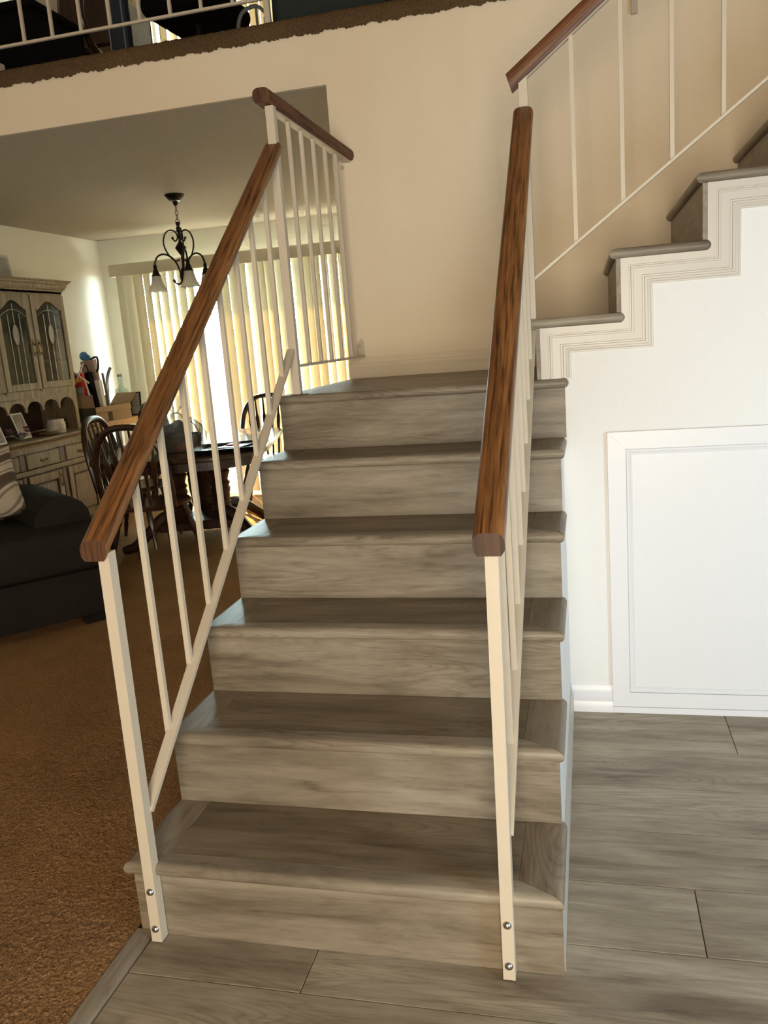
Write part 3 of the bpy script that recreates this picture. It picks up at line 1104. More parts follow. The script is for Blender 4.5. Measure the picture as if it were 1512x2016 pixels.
# lower unit
LY0, LY1 = 3.10, 4.52
part('base_carcass', B().box(XL + .005, HLX - .02, LY0, LY1, .02, .765), 'hutch', hu_)
part('plinth', B().box(XL + .01, HLX - .005, LY0 + .01, LY1 - .01, .0, .10, .003), 'hutch', hu_)
ct = [(HLX + .020, .788), (HLX + .026, .782), (HLX + .026, .774), (HLX + .018, .768), (HLX + .014, .758), (HLX + .004, .750), (HLX + .002, .735), (XL + .005, .735), (XL + .005, .788)]
part('counter', B().prism(ct, 'y', LY0 - .02, LY1 + .02), 'hutch', hu_)
part('rail', B().box(HLX - .02, HLX - .002, LY0, LY1, .700, .737).box(HLX - .02, HLX - .002, LY0, LY1, .545, .580), 'hutch', hu_)
cols = [(3.14, 3.52), (3.595, 3.985), (4.065, 4.455)]
for ya, yb in cols:
    dr = part('drawer', B().box(HLX - .01, HLX + .012, ya, yb, .585, .695, .006), 'hutch', hu_)
    ym = (ya + yb) / 2
    pb = B().tube(cr([(HLX + .014, ym - .04, .636), (HLX + .030, ym - .025, .630), (HLX + .030, ym + .025, .630), (HLX + .014, ym + .04, .636)], 4), .004, 6)
    pb.prism([(ym - .055, .637), (ym - .03, .650), (ym, .642), (ym + .03, .650), (ym + .055, .637), (ym + .03, .626), (ym, .632), (ym - .03, .626)], 'x', HLX + .011, HLX + .0145)
    part('pull', pb, 'brass', dr)
    z0, z1 = .115, .535
    fb = B().box(HLX - .01, HLX + .012, ya, ya + .055, z0, z1, .002).box(HLX - .01, HLX + .012, yb - .055, yb, z0, z1, .002).box(HLX - .01, HLX + .012, ya + .055, yb - .055, z0, z0 + .055, .002).box(HLX - .01, HLX + .012, ya + .055, yb - .055, z1 - .06, z1, .002)
    dd = part('door', fb, 'hutch', hu_)
    part('door_panel', B().box(HLX - .012, HLX + .006, ya + .062, yb - .062, z0 + .062, z1 - .067, .012), 'hutch', dd)
    part('door_recess', B().box(HLX - .012, HLX - .004, ya + .05, yb - .05, z0 + .05, z1 - .05), 'hutch_edge', dd)
    hb = B().tube(cr([(HLX + .012, yb - .025, .50), (HLX + .028, yb - .025, .485), (HLX + .028, yb - .025, .43), (HLX + .012, yb - .025, .415)], 4), .0045, 6).box(HLX + .0115, HLX + .0145, yb - .036, yb - .014, .40, .515, .001)
    part('handle', hb, 'brass', dd)
for ya, yb in ((3.525, 3.59), (3.99, 4.06), (4.46, 4.515)):
    part('post', B().box(HLX - .015, HLX + .006, ya, yb, .583, .700, .004).box(HLX - .015, HLX + .006, ya + .01, yb - .01, .11, .540, .004), 'hutch_edge', hu_)

# things on the hutch counter
CZ = .7885
solo('lidded_jar', B().lathe([(0, CZ), (.068, CZ), (.072, CZ + .006), (.072, CZ + .030), (.069, CZ + .032), (.072, CZ + .034), (.072, CZ + .064), (.069, CZ + .066), (.072, CZ + .068), (.070, CZ + .082), (.064, CZ + .084), (.063, CZ + .104), (.056, CZ + .106), (0, CZ + .106)], (-2.98, 4.20, 0), 20), 'ceramic', 'ribbed cream lidded jar on the hutch counter', 'jar', (-2.98, 4.20, CZ))


def leaning(name, label, cat, y, w, h, mat, x=-3.0, lean=18, inner=None, frame=None, rz=0):
    t = thing(name, label, cat, (x, y, CZ), R(rz))
    M = Matrix.Rotation(R(-lean), 3, 'Y')
    bb = B().box(-.005, 0, -w / 2, w / 2, .001, h, .0008).xform(M)
    part('board' if not frame else 'frame', bb, frame or mat, t, local=True)
    part('picture', B().box(0, .0012, -w / 2 + .012, w / 2 - .012, .014, h - .012).xform(M), inner or 'print', t, local=True)
    # easel strut behind, down to the counter
    s = h * .7
    xb = -s * math.sin(R(lean)) - .004
    part('strut', B().bar((xb, 0, s * math.cos(R(lean)) * .98), (xb - .05, 0, .003), .02, .003, (1, 0, 0)), 'blackgloss', t, local=True)
    return t


leaning('photo_card', 'pale picture card leaning on the hutch beside mauve flowers', 'card', 3.86, .13, .20, 'paper')
leaning('photo_card', 'white card with dark figures leaning at the left end of the hutch counter', 'card', 3.47, .17, .20, 'paper', x=-2.93)
leaning('framed_picture', 'black picture frame standing at the frame edge on the hutch counter', 'frame', 3.325, .13, .16, 'black', x=-2.89, inner='slate', frame='blackgloss')
fl_ = thing('flower_bunch', 'small bunch of mauve flowers lying on the hutch counter', 'flowers', (-2.96, 3.74, CZ))
random.seed(5)
for q in range(7):
    a = 2 * math.pi * q / 7
    r0 = .02 + .05 * (q % 3) / 2
    c = Vector((r0 * math.cos(a), 1.4 * r0 * math.sin(a), .045 + .02 * (q % 3)))
    fb = B()
    for k in range(5):
        t = 2 * math.pi * k / 5 + q
        fb.ball(c + Vector((.012 * math.cos(t), .014 * math.sin(t), .006 * math.sin(t * 2))), .012, 6, (1, 1, .5))
    part('flower', fb, 'mauve', fl_, local=True)
sb = B()
for q in range(7):
    a = 2 * math.pi * q / 7
    r0 = .02 + .05 * (q % 3) / 2
    sb.tube([(0, 0, .004), (r0 * math.cos(a), 1.4 * r0 * math.sin(a), .042)], .003, 5)
part('stems', sb, 'slate', fl_, local=True)
solo('woven_dish', B().lathe([(.0, CZ + .001), (.05, CZ + .001), (.075, CZ + .018), (.072, CZ + .021), (.048, CZ + .005), (0, CZ + .005)], (-2.93, 4.03, 0), 18), 'hutch', 'shallow tan dish before the lidded jar on the hutch', 'dish', (-2.93, 4.03, CZ))

# ------------------------------------------------------------------ side table in the corner with what stands on it
sd = thing('side_table', 'small pale oak table in the far corner carrying the open cardboard box', 'table', (-3.09, 5.12, 0))
TZ = .80
part('table_top', B().box(-3.27, -2.90, 4.64, 5.52, TZ - .055, TZ, .004), 'tan_wood', sd)
for x, y in ((-3.23, 4.68), (-2.94, 4.68), (-3.23, 5.48), (-2.94, 5.48)):
    part('leg', B().box(x - .022, x + .022, y - .022, y + .022, .001, TZ - .055, .003), 'darkwood_z', sd)
bx = thing('cardboard_box', 'open brown cardboard box with raised flaps on the corner table', 'box', (-3.035, 4.975, TZ + .001), R(-11))
bw, bd, bh, th = .225, .43, .128, .004
part('carton', B().box(-bw / 2, bw / 2, -bd / 2, bd / 2, 0, th).box(-bw / 2, bw / 2, bd / 2 - th, bd / 2, th, bh).box(-bw / 2, -bw / 2 + th, -bd / 2 + th, bd / 2 - th, th, bh).box(bw / 2 - th, bw / 2, -bd / 2 + th, bd / 2 - th, th, bh), 'card', bx, local=True)
part('dark_end', B().box(-bw / 2, bw / 2, -bd / 2, -bd / 2 + th, th, bh), 'card_dark', bx, local=True, label='dark end of the box')  # this end of the carton is coloured darker than its sides
part('flap', B().box(-bw / 2, bw / 2, -.105, 0, -.003, 0).xform(Matrix.Translation((0, -bd / 2, bh)) @ Matrix.Rotation(R(-84), 4, 'X')), 'card', bx, local=True)
part('flap', B().box(-bw / 2, bw / 2, 0, .13, -.003, 0).xform(Matrix.Translation((0, bd / 2, bh)) @ Matrix.Rotation(R(42), 4, 'X')), 'card', bx, local=True)
part('flap', B().box(-.08, 0, -bd / 2, bd / 2, -.003, 0).xform(Matrix.Translation((-bw / 2 + .003, 0, bh)) @ Matrix.Rotation(R(84), 4, 'Y')), 'card', bx, local=True)
part('flap', B().box(0, .045, -bd / 2, bd / 2, -.003, 0).xform(Matrix.Translation((bw / 2 + .001, 0, bh)) @ Matrix.Rotation(R(78), 4, 'Y')), 'card', bx, local=True)
part('parcel_tape', B().box(bw / 2 + .0002, bw / 2 + .0012, -.07, -.02, .002, bh * .6), 'card_dark', bx, local=True)

bo = thing('bottle', 'tall clear glass bottle standing behind the open cardboard box', 'bottle', (-3.06, 5.35, TZ + .001))
part('glass_body', B().lathe([(0, 0), (.055, 0), (.058, .006), (.058, .235), (.050, .250), (.024, .258), (.020, .268), (.019, .345), (.022, .347), (.022, .36), (.017, .362), (.017, .27), (.046, .246), (.054, .232), (.054, .008), (0, .006)], (0, 0, 0), 20), 'bottle', bo, local=True)
part('cap', B().lathe([(0, .352), (.021, .352), (.021, .375), (0, .376)], (0, 0, .002), 14), 'greyfoil', bo, local=True)

# gift pile beside the hutch
gz = TZ + .001


def bag(name, label, x, y, w, d, h, rz, mat, tilt=0, bits=(), cat='bag'):
    t = thing(name, label, cat, (x, y, gz), R(rz))
    M = Matrix.Rotation(R(tilt), 4, 'Y')
    sh = B().prism([(-w / 2, 0), (w / 2, 0), (w / 2 * 1.06, h), (-w / 2 * 1.06, h)], 'y', -d / 2, d / 2)
    part('bag_body', sh.xform(M), mat, t, local=True)
    for nm, bb, m in bits:
        part(nm, bb.xform(M), m, t, local=True)
    return t


def inbox(u, v):
    """a place inside the cardboard box"""
    c_, s_ = math.cos(R(-11)), math.sin(R(-11))
    return (-3.035 + u * c_ - v * s_, 4.975 + u * s_ + v * c_)


gz = TZ + .0062
bag('gift_bag', 'black gift bag with a blue motif standing in the open cardboard box', *inbox(.035, -.13), .105, .04, .415, -11, 'black', -8,
    [('motif', B().prism([(-.045, .21), (.045, .21), (.0, .28)], 'y', -.0225, -.0205), 'blue'), ('bag_handle', B().tube(cr([(-.04, 0, .40), (-.03, 0, .47), (.03, 0, .47), (.04, 0, .40)], 4), .004, 6), 'black')])
bag('gift_bag', 'red and yellow gift bag standing in the box beside the hutch', *inbox(-.05, -.182), .10, .035, .415, -11, 'red', 0,
    [('yellow_band', B().prism([(-.05, .33), (.035, .345), (.05, .375), (-.05, .365)], 'y', -.0200, -.0180), 'yellow'), ('grey_band', B().box(-.05, .05, -.0200, -.0180, .13, .30), 'greyfoil')])
bag('gift_bag', 'white gift bag standing at the right in the open cardboard box', *inbox(.065, -.075), .075, .035, .345, -11, 'paper', -4)
t = bag('gift_bag', 'patterned brown gift bag with blue tissue at the back of the gift pile', *inbox(-.02, -.03), .135, .04, .515, -11, 'print', -5,
        [('tissue', B().ball((-.035, 0, .555), .045, 8, (1, .7, .9)).ball((.0, 0, .535), .03, 7), 'blue'), ('bag_handle', B().tube(cr([(.02, 0, .51), (.05, 0, .525), (.105, 0, .525), (.095, 0, .44), (.06, 0, .40)], 5), .008, 6), 'black')])
x_, y_ = inbox(-.0, -.205)
wr = thing('paper_roll', 'white paper strips crossed before the gift pile', 'paper', (x_, y_, gz), R(-11))
part('strip', B().bar((-.10, -.028, .46), (.10, -.024, .33), .008, .012), 'paper', wr, local=True)
part('strip', B().bar((-.03, -.02, .36), (.06, -.018, .49), .008, .011), 'paper', wr, local=True)
part('strip', B().bar((.05, -.015, .365), (.095, .012, .003), .008, .011), 'paper', wr, local=True)
x_, y_ = inbox(.08, .0)
sk = thing('feather_spray', 'grey glittery curved spray leaning at the right of the gift pile', 'decoration', (x_, y_, gz))
part('plume', B().tube(cr([(0, 0, .0), (.0, 0, .22), (.005, 0, .33), (.03, 0, .40), (.055, 0, .44)], 5), [.006] * 6 + [.013] * 15, 6), 'greyfoil', sk, local=True)
part('plume', B().tube(cr([(-.01, 0, .0), (-.02, 0, .25), (-.03, 0, .40)], 5), .010, 6), 'slate', sk, local=True)
pf = thing('framed_picture', 'thin black picture frame standing at the right end of the corner table', 'frame', (-2.955, 5.37, TZ + .001), R(10))
Mp = Matrix.Rotation(R(-10), 3, 'X')
part('frame', B().box(-.05, -.038, -.006, .006, 0, .21).box(.038, .05, -.006, .006, 0, .21).box(-.038, .038, -.006, .006, 0, .012).box(-.038, .038, -.006, .006, .198, .21).xform(Mp), 'blackgloss', pf, local=True)
part('picture', B().box(-.038, .038, -.001, .002, .012, .198).xform(Mp), 'greyfoil', pf, local=True)
part('strut', B().bar((0, .03, .13), (0, .075, .003), .02, .003, (0, 1, 0)), 'blackgloss', pf, local=True)

tp = thing('framed_picture', 'pale speckled picture standing on top of the hutch against the wall', 'frame', (-3.25, 4.15, 1.938))
Mq = Matrix.Rotation(R(-7), 3, 'Y')
part('frame', B().box(-.006, .006, -.19, .19, .001, .215, .002).xform(Mq), 'ceramic', tp, local=True)
part('picture', B().box(.0062, .0072, -.17, .17, .02, .195).xform(Mq), 'speck', tp, local=True)
# ------------------------------------------------------------------ dining table
DTZ = .68
TC, TROT = (-1.70, 3.95), R(15)
dt = thing('dining_table', 'dark polished dining table on a heavy turned pedestal', 'table', (*TC, 0), TROT)


def rrect(w, l, r, n=7):
    pts = []
    for cx, cy, a0 in ((w / 2 - r, l / 2 - r, 0), (-w / 2 + r, l / 2 - r, 90), (-w / 2 + r, -l / 2 + r, 180), (w / 2 - r, -l / 2 + r, 270)):
        for i in range(n + 1):
            a = R(a0 + 90 * i / n)
            pts.append((cx + r * math.cos(a), cy + r * math.sin(a)))
    return pts


TWD, TLN = 1.16, 1.72
tb = B()
lay = [(.012, DTZ - .034), (0, DTZ - .026), (0, DTZ - .008), (.008, DTZ)]
rings = [[(x, y, z) for x, y in rrect(TWD - 2 * d, TLN - 2 * d, .34)] for d, z in lay]
n = len(rings[0])
for a, b in zip(rings, rings[1:]):
    tb.add(a + b, [(i, (i + 1) % n, n + (i + 1) % n, n + i) for i in range(n)])
tb.add(rings[0], [tuple(range(n))[::-1]]).add(rings[-1], [tuple(range(n))])
part('table_top', tb, 'darkwood_top', dt, local=True)
ab = B()
o_, i_ = rrect(TWD - .16, TLN - .16, .28), rrect(TWD - .20, TLN - .20, .26)
rg = [[(x, y, DTZ - .035) for x, y in o_], [(x, y, DTZ - .095) for x, y in o_], [(x, y, DTZ - .095) for x, y in i_], [(x, y, DTZ - .035) for x, y in i_]]
for a, b in zip(rg, rg[1:] + rg[:1]):
    ab.add(a + b, [(i, (i + 1) % n, n + (i + 1) % n, n + i) for i in range(n)])
part('apron', ab, 'darkwood_z', dt, local=True)
COLP = [(.0, .16), (.085, .16), (.09, .18), (.078, .19), (.086, .205), (.07, .22), (.062, .25), (.07, .262), (.062, .275), (.066, .33), (.074, .36), (.064, .38), (.075, .40), (.062, .42), (.07, .45), (.082, .48), (.070, .50), (.085, .52), (.085, .59), (0, .59)]
for q, (px, py) in enumerate(((-.14, -.12), (.16, -.10), (.0, .22))):
    part('pedestal_column', B().lathe(COLP, (px, py, 0), 14), 'darkwood_z', dt, local=True)
part('pedestal_block', B().box(-.27, .27, -.26, .36, .10, .165, .01), 'darkwood_z', dt, local=True)
for a in (35, 145, 215, 325):
    ca, sa = math.cos(R(a)), math.sin(R(a))
    fb = B()
    path = cr([(.16 * ca, .20 * sa, .20), (.30 * ca, .34 * sa, .19), (.42 * ca, .50 * sa, .10), (.52 * ca, .62 * sa, .035), (.60 * ca, .70 * sa, .030)], 4)
    fb.tube(path, [.05 - .0012 * i for i in range(len(path) - 3)] + [.034, .030, .022], 8)
    fb.ball((.575 * ca, .675 * sa, .030), .030, 8)
    part('foot', fb, 'darkwood_z', dt, local=True)
part('support_bearer', B().box(-.10, .10, -.62, .62, .59, DTZ - .035), 'darkwood_z', dt, local=True)


def tl(u, v, z=0):
    """table coordinates to world"""
    c, s = math.cos(TROT), math.sin(TROT)
    return (TC[0] + u * c - v * s, TC[1] + u * s + v * c, z)


# ------------------------------------------------------------------ bow back chairs
def chair(label):
    """seat centre at the origin, facing +y"""
    t = thing('dining_chair', label, 'chair', (0, 0, 0), group=None)
    sb = B()
    lay = [(.030, .392), (.004, .402), (0, .415), (.010, .428), (.05, .422)]

    def outline(d):
        pts = []
        for i in range(24):
            a = 2 * math.pi * i / 24
            cx, cy = math.cos(a), math.sin(a)
            rx = .235 if cy > 0 else .215
            pts.append((math.copysign(abs(cx) ** .75, cx) * (rx - d), math.copysign(abs(cy) ** .75, cy) * (.215 - d)))
        return pts
    rg = [[(x, y, z) for x, y in outline(d)] for d, z in lay]
    for a, b in zip(rg, rg[1:]):
        sb.add(a + b, [(i, (i + 1) % 24, 24 + (i + 1) % 24, 24 + i) for i in range(24)])
    sb.add(rg[0], [tuple(range(24))[::-1]]).add(rg[-1], [tuple(range(24))])
    part('seat', sb, 'darkwood_z', t, local=True)
    # bow: up from the rear of the seat, leaning back
    bow = []
    HB = .50
    lean = .17

    def bp(s):
        a = math.pi * s
        x = -.225 * math.copysign(abs(math.cos(a)) ** .75, math.cos(a))
        z = HB * math.sin(a) ** .62 if 0 < s < 1 else 0
        x *= 1 + .14 * math.sin(a) * (1 - .75 * z / HB)
        return (x, -.165 - lean * z, .415 + z)
    bow = [bp(i / 30) for i in range(31)]
    part('bow', B().tube(bow, .020, 8), 'darkwood_z', t, local=True)
    for i in range(6):
        xt = -.165 + .066 * i
        # where the bow is at that x
        zt = max((p[2] for p in [bp(k / 200) for k in range(201)] if abs(p[0] - xt) < .012), default=.8) - .006
        xb = xt * .72
        zl = zt - .415
        yt = -.165 - lean * zl
        pts = [(xb + (xt - xb) * f, -.165 + (yt + .165) * f, .415 + zl * f) for f in (0, .25, .45, .55, .66, .72, 1)]
        part('spindle', B().tube(pts, [.009, .010, .013, .0165, .017, .009, .007], 7), 'darkwood_z', t, local=True)
    legs = {}
    for sx in (-1, 1):
        for sy in (-1, 1):
            top = Vector((sx * .145, sy * .13, .40))
            bot = Vector((sx * .235, sy * .205 + (-.03 if sy < 0 else .0), .001))
            f = lambda q: top.lerp(bot, q)
            legs[(sx, sy)] = f
            pts = [f(q) for q in (0, .12, .2, .26, .32, .5, .62, .68, .74, .9, 1)]
            part('leg', B().tube(pts, [.014, .018, .021, .015, .020, .022, .019, .014, .018, .014, .012], 8), 'darkwood_z', t, local=True)
    sg = []
    for sx in (-1, 1):
        a, b = legs[(sx, -1)](.58), legs[(sx, 1)](.58)
        part('stretcher', B().tube([a, a.lerp(b, .3), a.lerp(b, .5), a.lerp(b, .7), b], [.009, .012, .016, .012, .009], 7), 'darkwood_z', t, local=True)
        sg.append(a.lerp(b, .5))
    part('stretcher', B().tube([sg[0], sg[0].lerp(sg[1], .3), sg[0].lerp(sg[1], .5), sg[0].lerp(sg[1], .7), sg[1]], [.009, .012, .016, .012, .009], 7), 'darkwood_z', t, local=True)
    a, b = legs[(-1, -1)](.70), legs[(1, -1)](.70)
    part('stretcher', B().tube([a, a.lerp(b, .5), b], [.009, .014, .009], 7), 'darkwood_z', t, local=True)
    return t


GC = 'chairs around the dining table'
c0 = chair('dark bow back chair nearest the stairs, its back to the camera')
c0['group'] = GC
spots = [(-1.63, 3.13, 4, 'dark bow back chair nearest the stairs, its back to the camera'),
         (-2.12, 3.78, -84, 'dark bow back chair between the hutch and the dining table'),
         (-1.57, 4.98, 193, 'dark bow back chair at the far end of the table before the blinds'),
         (-2.38, 5.02, -92, 'dark bow back chair mostly hidden behind the oak handrail and gift basket')]
for q, (x, y, rz, lab) in enumerate(spots):
    o = c0 if q == 0 else dup_tree(c0)
    o.location = (x, y, 0.001)
    o.rotation_euler = (0, 0, R(rz))
    o['label'] = lab

# ------------------------------------------------------------------ things on the dining table
ga = thing('gift_basket', 'gift basket wrapped in tied clear cellophane on the dining table', 'basket', tl(-.03, -.36, DTZ + .001), TROT)
part('basket_tray', B().lathe([(0, 0), (.13, 0), (.15, .05), (.155, .10), (.150, .105), (.142, .10), (.135, .02), (0, .012)], (0, 0, 0), 18), 'wicker', ga, local=True)
random.seed(3)
fb = B()
for q in range(16):
    a = random.uniform(0, 6.28)
    r0 = random.uniform(.02, .11)
    fb.ball((r0 * math.cos(a), r0 * math.sin(a), .10 + random.uniform(0, .07)), random.uniform(.03, .05), 7, (1, 1, .8))
part('filling', fb, 'slate', ga, local=True)
part('cloth', B().ball((.02, -.12, .045), .05, 8, (1.3, .5, .8)), 'rust', ga, local=True)


def wrapf(u, v):
    a = 2 * math.pi * u
    zz_ = [0.004, .05, .11, .16, .20, .232, .25, .275, .31, .345]
    rr_ = [.150, .168, .170, .150, .11, .05, .018, .035, .07, .085]
    k = v * (len(zz_) - 1)
    i = min(int(k), len(zz_) - 2)
    f = k - i
    z = zz_[i] + (zz_[i + 1] - zz_[i]) * f
    r = rr_[i] + (rr_[i + 1] - rr_[i]) * f
    cr_ = 1 + .10 * math.sin(9 * a + 3 * v) + .07 * math.sin(17 * a + 8 * v)
    if v > .85:
        z += .02 * math.sin(5 * a)
    return (r * cr_ * math.cos(a), r * cr_ * math.sin(a), z)


part('cellophane', B().grid(wrapf, 44, 27), 'cello', ga, local=True, ang=50)
part('ribbon', B().tube([(.021 * math.cos(t * .628), .021 * math.sin(t * .628), .249) for t in range(10)], .006, 6, closed=True).tube(cr([(.02, -.01, .249), (.05, -.02, .23), (.06, -.02, .18)], 4), .004, 5), 'paper', ga, local=True)

ty = thing('serving_tray', 'long black tray under papers at the near edge of the dining table', 'tray', tl(.33, -.57, DTZ + .001), TROT + R(4))
rg = [[(x, y, z) for x, y in rrect(.44 - 2 * d, .38 - 2 * d, .05, 4)] for d, z in ((.03, 0), (.0, .030), (.006, .030), (.034, .005))]
n = len(rg[0])
tb = B()
for a, b in zip(rg, rg[1:]):
    tb.add(a + b, [(i, (i + 1) % n, n + (i + 1) % n, n + i) for i in range(n)])
tb.add(rg[0], [tuple(range(n))[::-1]]).add(rg[-1], [tuple(range(n))])
part('tray_body', tb, 'blackgloss', ty, local=True)
for q, (du, dv, rz, mt, lab, h, w, l) in enumerate(((-.03, .02, 12, 'paper', 'white sheet of paper lying on the black tray', .003, .21, .28),
                                                  (.04, .10, -22, 'blackgloss', 'black folder lying on the papers of the tray', .006, .16, .22),
                                                  (.02, .16, -14, 'red', 'thin red booklet on top of the black folder', .008, .06, .17))):
    zb_ = DTZ + .007 + (.0, .0045, .011)[q]
    c = tl(.33 + du, -.57 + dv, zb_)
    cat = ('paper', 'folder', 'booklet')[q]
    o = solo(('paper_sheet', 'folder', 'booklet')[q], B().box(-w / 2, w / 2, -l / 2, l / 2, 0, h, .001).xform(Matrix.Translation(c) @ Matrix.Rotation(TROT + R(rz), 4, 'Z')), mt, lab, cat, c)

# ------------------------------------------------------------------ chandelier
CX, CY = -1.675, 4.047
ch = thing('chandelier', 'bronze scrolled chandelier with frosted bell shades under the dining ceiling', 'chandelier', (CX, CY, ZC))
part('canopy', B().lathe([(0, ZC - .001), (.066, ZC - .001), (.068, ZC - .008), (.060, ZC - .016), (.046, ZC - .034), (.040, ZC - .036), (.038, ZC - .042), (.020, ZC - .048), (.014, ZC - .066), (.006, ZC - .074), (0, ZC - .075)], (CX, CY, 0), 24), 'bronze', ch)
zc = ZC - .072
q = 0
while zc > 2.200:
    last = zc < 2.245
    hgt = .036 if not last else .05
    wd = .009 if not last else .016
    pts = []
    for i in range(12):
        a = 2 * math.pi * i / 12
        d = wd * math.cos(a)
        pts.append((CX + (d if q % 2 else 0), CY + (0 if q % 2 else d), zc - hgt / 2 + hgt / 2 * math.sin(a)))
    part('chain_link', B().tube(pts, .0022, 5, closed=True), 'brass', ch)
    zc -= hgt - .007
    q += 1
part('stem', B().lathe([(0, 2.205), (.010, 2.20), (.014, 2.19), (.010, 2.17), (.016, 2.165), (.016, 2.135), (.009, 2.13), (.009, 2.10), (.012, 2.095), (.008, 2.085), (.010, 2.07), (.036, 2.035), (.038, 2.03), (.036, 2.025), (.014, 1.99), (.010, 1.985), (.006, 1.98), (.0055, 1.90), (.012, 1.895), (.016, 1.885), (.026, 1.862), (.030, 1.84), (.026, 1.815), (.014, 1.79), (.008, 1.775), (.009, 1.768), (.004, 1.755), (0, 1.75)], (CX, CY, 0), 14), 'bronze', ch)
for a in (186, 306, 66):
    ca, sa = math.cos(R(a)), math.sin(R(a))
    P3 = lambda rz: (CX + rz[0] * ca, CY + rz[0] * sa, rz[1])
    up = cr([P3(p) for p in [(.050, 2.098), (.038, 2.078), (.020, 2.085), (.014, 2.110), (.030, 2.140), (.062, 2.152), (.098, 2.135), (.118, 2.09), (.115, 2.04), (.092, 1.990), (.062, 1.955), (.040, 1.945), (.024, 1.948)]], 5)
    part('scroll', B().tube(up, .0055, 7).ball(P3((.050, 2.098)), .010, 8).ball(P3((.024, 1.948)), .009, 8), 'bronze', ch)
    arm = cr([P3(p) for p in [(.074, 1.815), (.060, 1.795), (.036, 1.790), (.020, 1.812), (.024, 1.87), (.046, 1.935), (.085, 1.980), (.130, 1.998), (.172, 1.988), (.196, 1.955), (.202, 1.925)]], 5)
    ar = part('arm', B().tube(arm, .0065, 8).ball(P3((.074, 1.815)), .012, 8), 'bronze', ch)
    sc_ = P3((.202, 0))
    part('socket', B().lathe([(0, 1.935), (.010, 1.932), (.013, 1.92), (.012, 1.905), (.016, 1.895), (.026, 1.868), (.034, 1.858), (.033, 1.855), (0, 1.857)], (sc_[0], sc_[1], 0), 14), 'bronze', ar)
    part('shade', B().lathe([(.030, 1.860), (.034, 1.845), (.040, 1.815), (.050, 1.782), (.066, 1.757), (.069, 1.752), (.066, 1.752), (.048, 1.780), (.038, 1.813), (.031, 1.845), (.027, 1.860)], (sc_[0], sc_[1], 0), 20), 'frost', ar)

# ------------------------------------------------------------------ sofa and cushion
P1 = (-1.345, 2.150)
so = thing('sofa', 'dark charcoal fabric sofa at the left edge on the brown carpet', 'sofa', (*P1, 0), math.atan2(.766, .643))
part('base', B().box(-1.9, -.01, .02, .92, .045, .285, .02, seg=2), 'sofa', so, local=True)
part('seat_cushion', B().box(-.86, .012, -.012, .70, .288, .505, .045, seg=3), 'sofa', so, local=True)
part('seat_cushion', B().box(-1.74, -.868, -.012, .70, .288, .505, .045, seg=3), 'sofa', so, local=True)
armp = [(-.285, .20), (-.285, .58)]
for a in range(160, -1, -20):
    armp.append((-.145 + .14 * math.cos(R(a)), .52 + .125 * math.sin(R(a))))
armp += [(-.008, .20)]
part('arm', B().prism(armp, 'y', .20, .92), 'sofa', so, local=True)
part('back', B().box(-1.9, -.55, .66, .95, .25, .78, .06, seg=3), 'sofa', so, local=True)
for x, y in ((-.10, .07), (-.10, .86), (-1.8, .07), (-1.8, .86)):
    part('leg', B().box(x - .05, x + .05, y - .03, y + .05, .001, .046), 'blackgloss', so, local=True)

pl = B()


def pil(u, v):
    x, z = u * 2 - 1, v * 2 - 1
    e = max(0, (1 - abs(x) ** 2.2)) * max(0, (1 - abs(z) ** 2.2))
    return (.215 * x * (1 - .06 * (1 - z * z)), e ** .42, .185 * z * (1 - .06 * (1 - x * x)))


pl.grid(lambda u, v: (lambda q: (q[0], -.075 * q[1], q[2]))(pil(u, v)), 22, 22)
pl.grid(lambda u, v: (lambda q: (q[0], .075 * q[1], q[2]))(pil(u, v)), 22, 22)
PLOC = (-2.08, 2.18, .690)
pm = Matrix.Rotation(R(22), 4, 'Z') @ Matrix.Rotation(R(-16), 4, 'X') @ Matrix.Rotation(R(-12), 4, 'Y')
o = solo('throw_pillow', B().add([Vector(q) + Vector(PLOC) for q in pl.xform(pm).v], pl.f), 'pillow', 'cream throw pillow with brown swirls leaning on the dark sofa', 'cushion', PLOC)

# ------------------------------------------------------------------ things in the loft
LZ = LOFT + .0155
cs = thing('chest', 'low black chest behind the loft railing at the top left', 'chest', (-2.1, 3.0, LZ))
part('body', B().box(-2.95, -1.70, 2.72, 3.20, LZ + .04, LZ + .46, .01), 'black', cs)
part('lid', B().box(-2.97, -1.685, 2.70, 3.22, LZ + .462, LZ + .50, .008), 'black', cs)
for x in (-2.9, -1.76):
    for y in (2.76, 3.16):
        part('foot', B().box(x - .03, x + .03, y - .03, y + .03, LZ, LZ + .04), 'blackgloss', cs)
solo('floor_box', B().box(-1.792, -1.752, 2.42, 2.50, LZ, LZ + .13, .003), 'ceramic', 'small pale upright box by the loft edge before the black chest', 'box', (-1.77, 2.46, LZ))

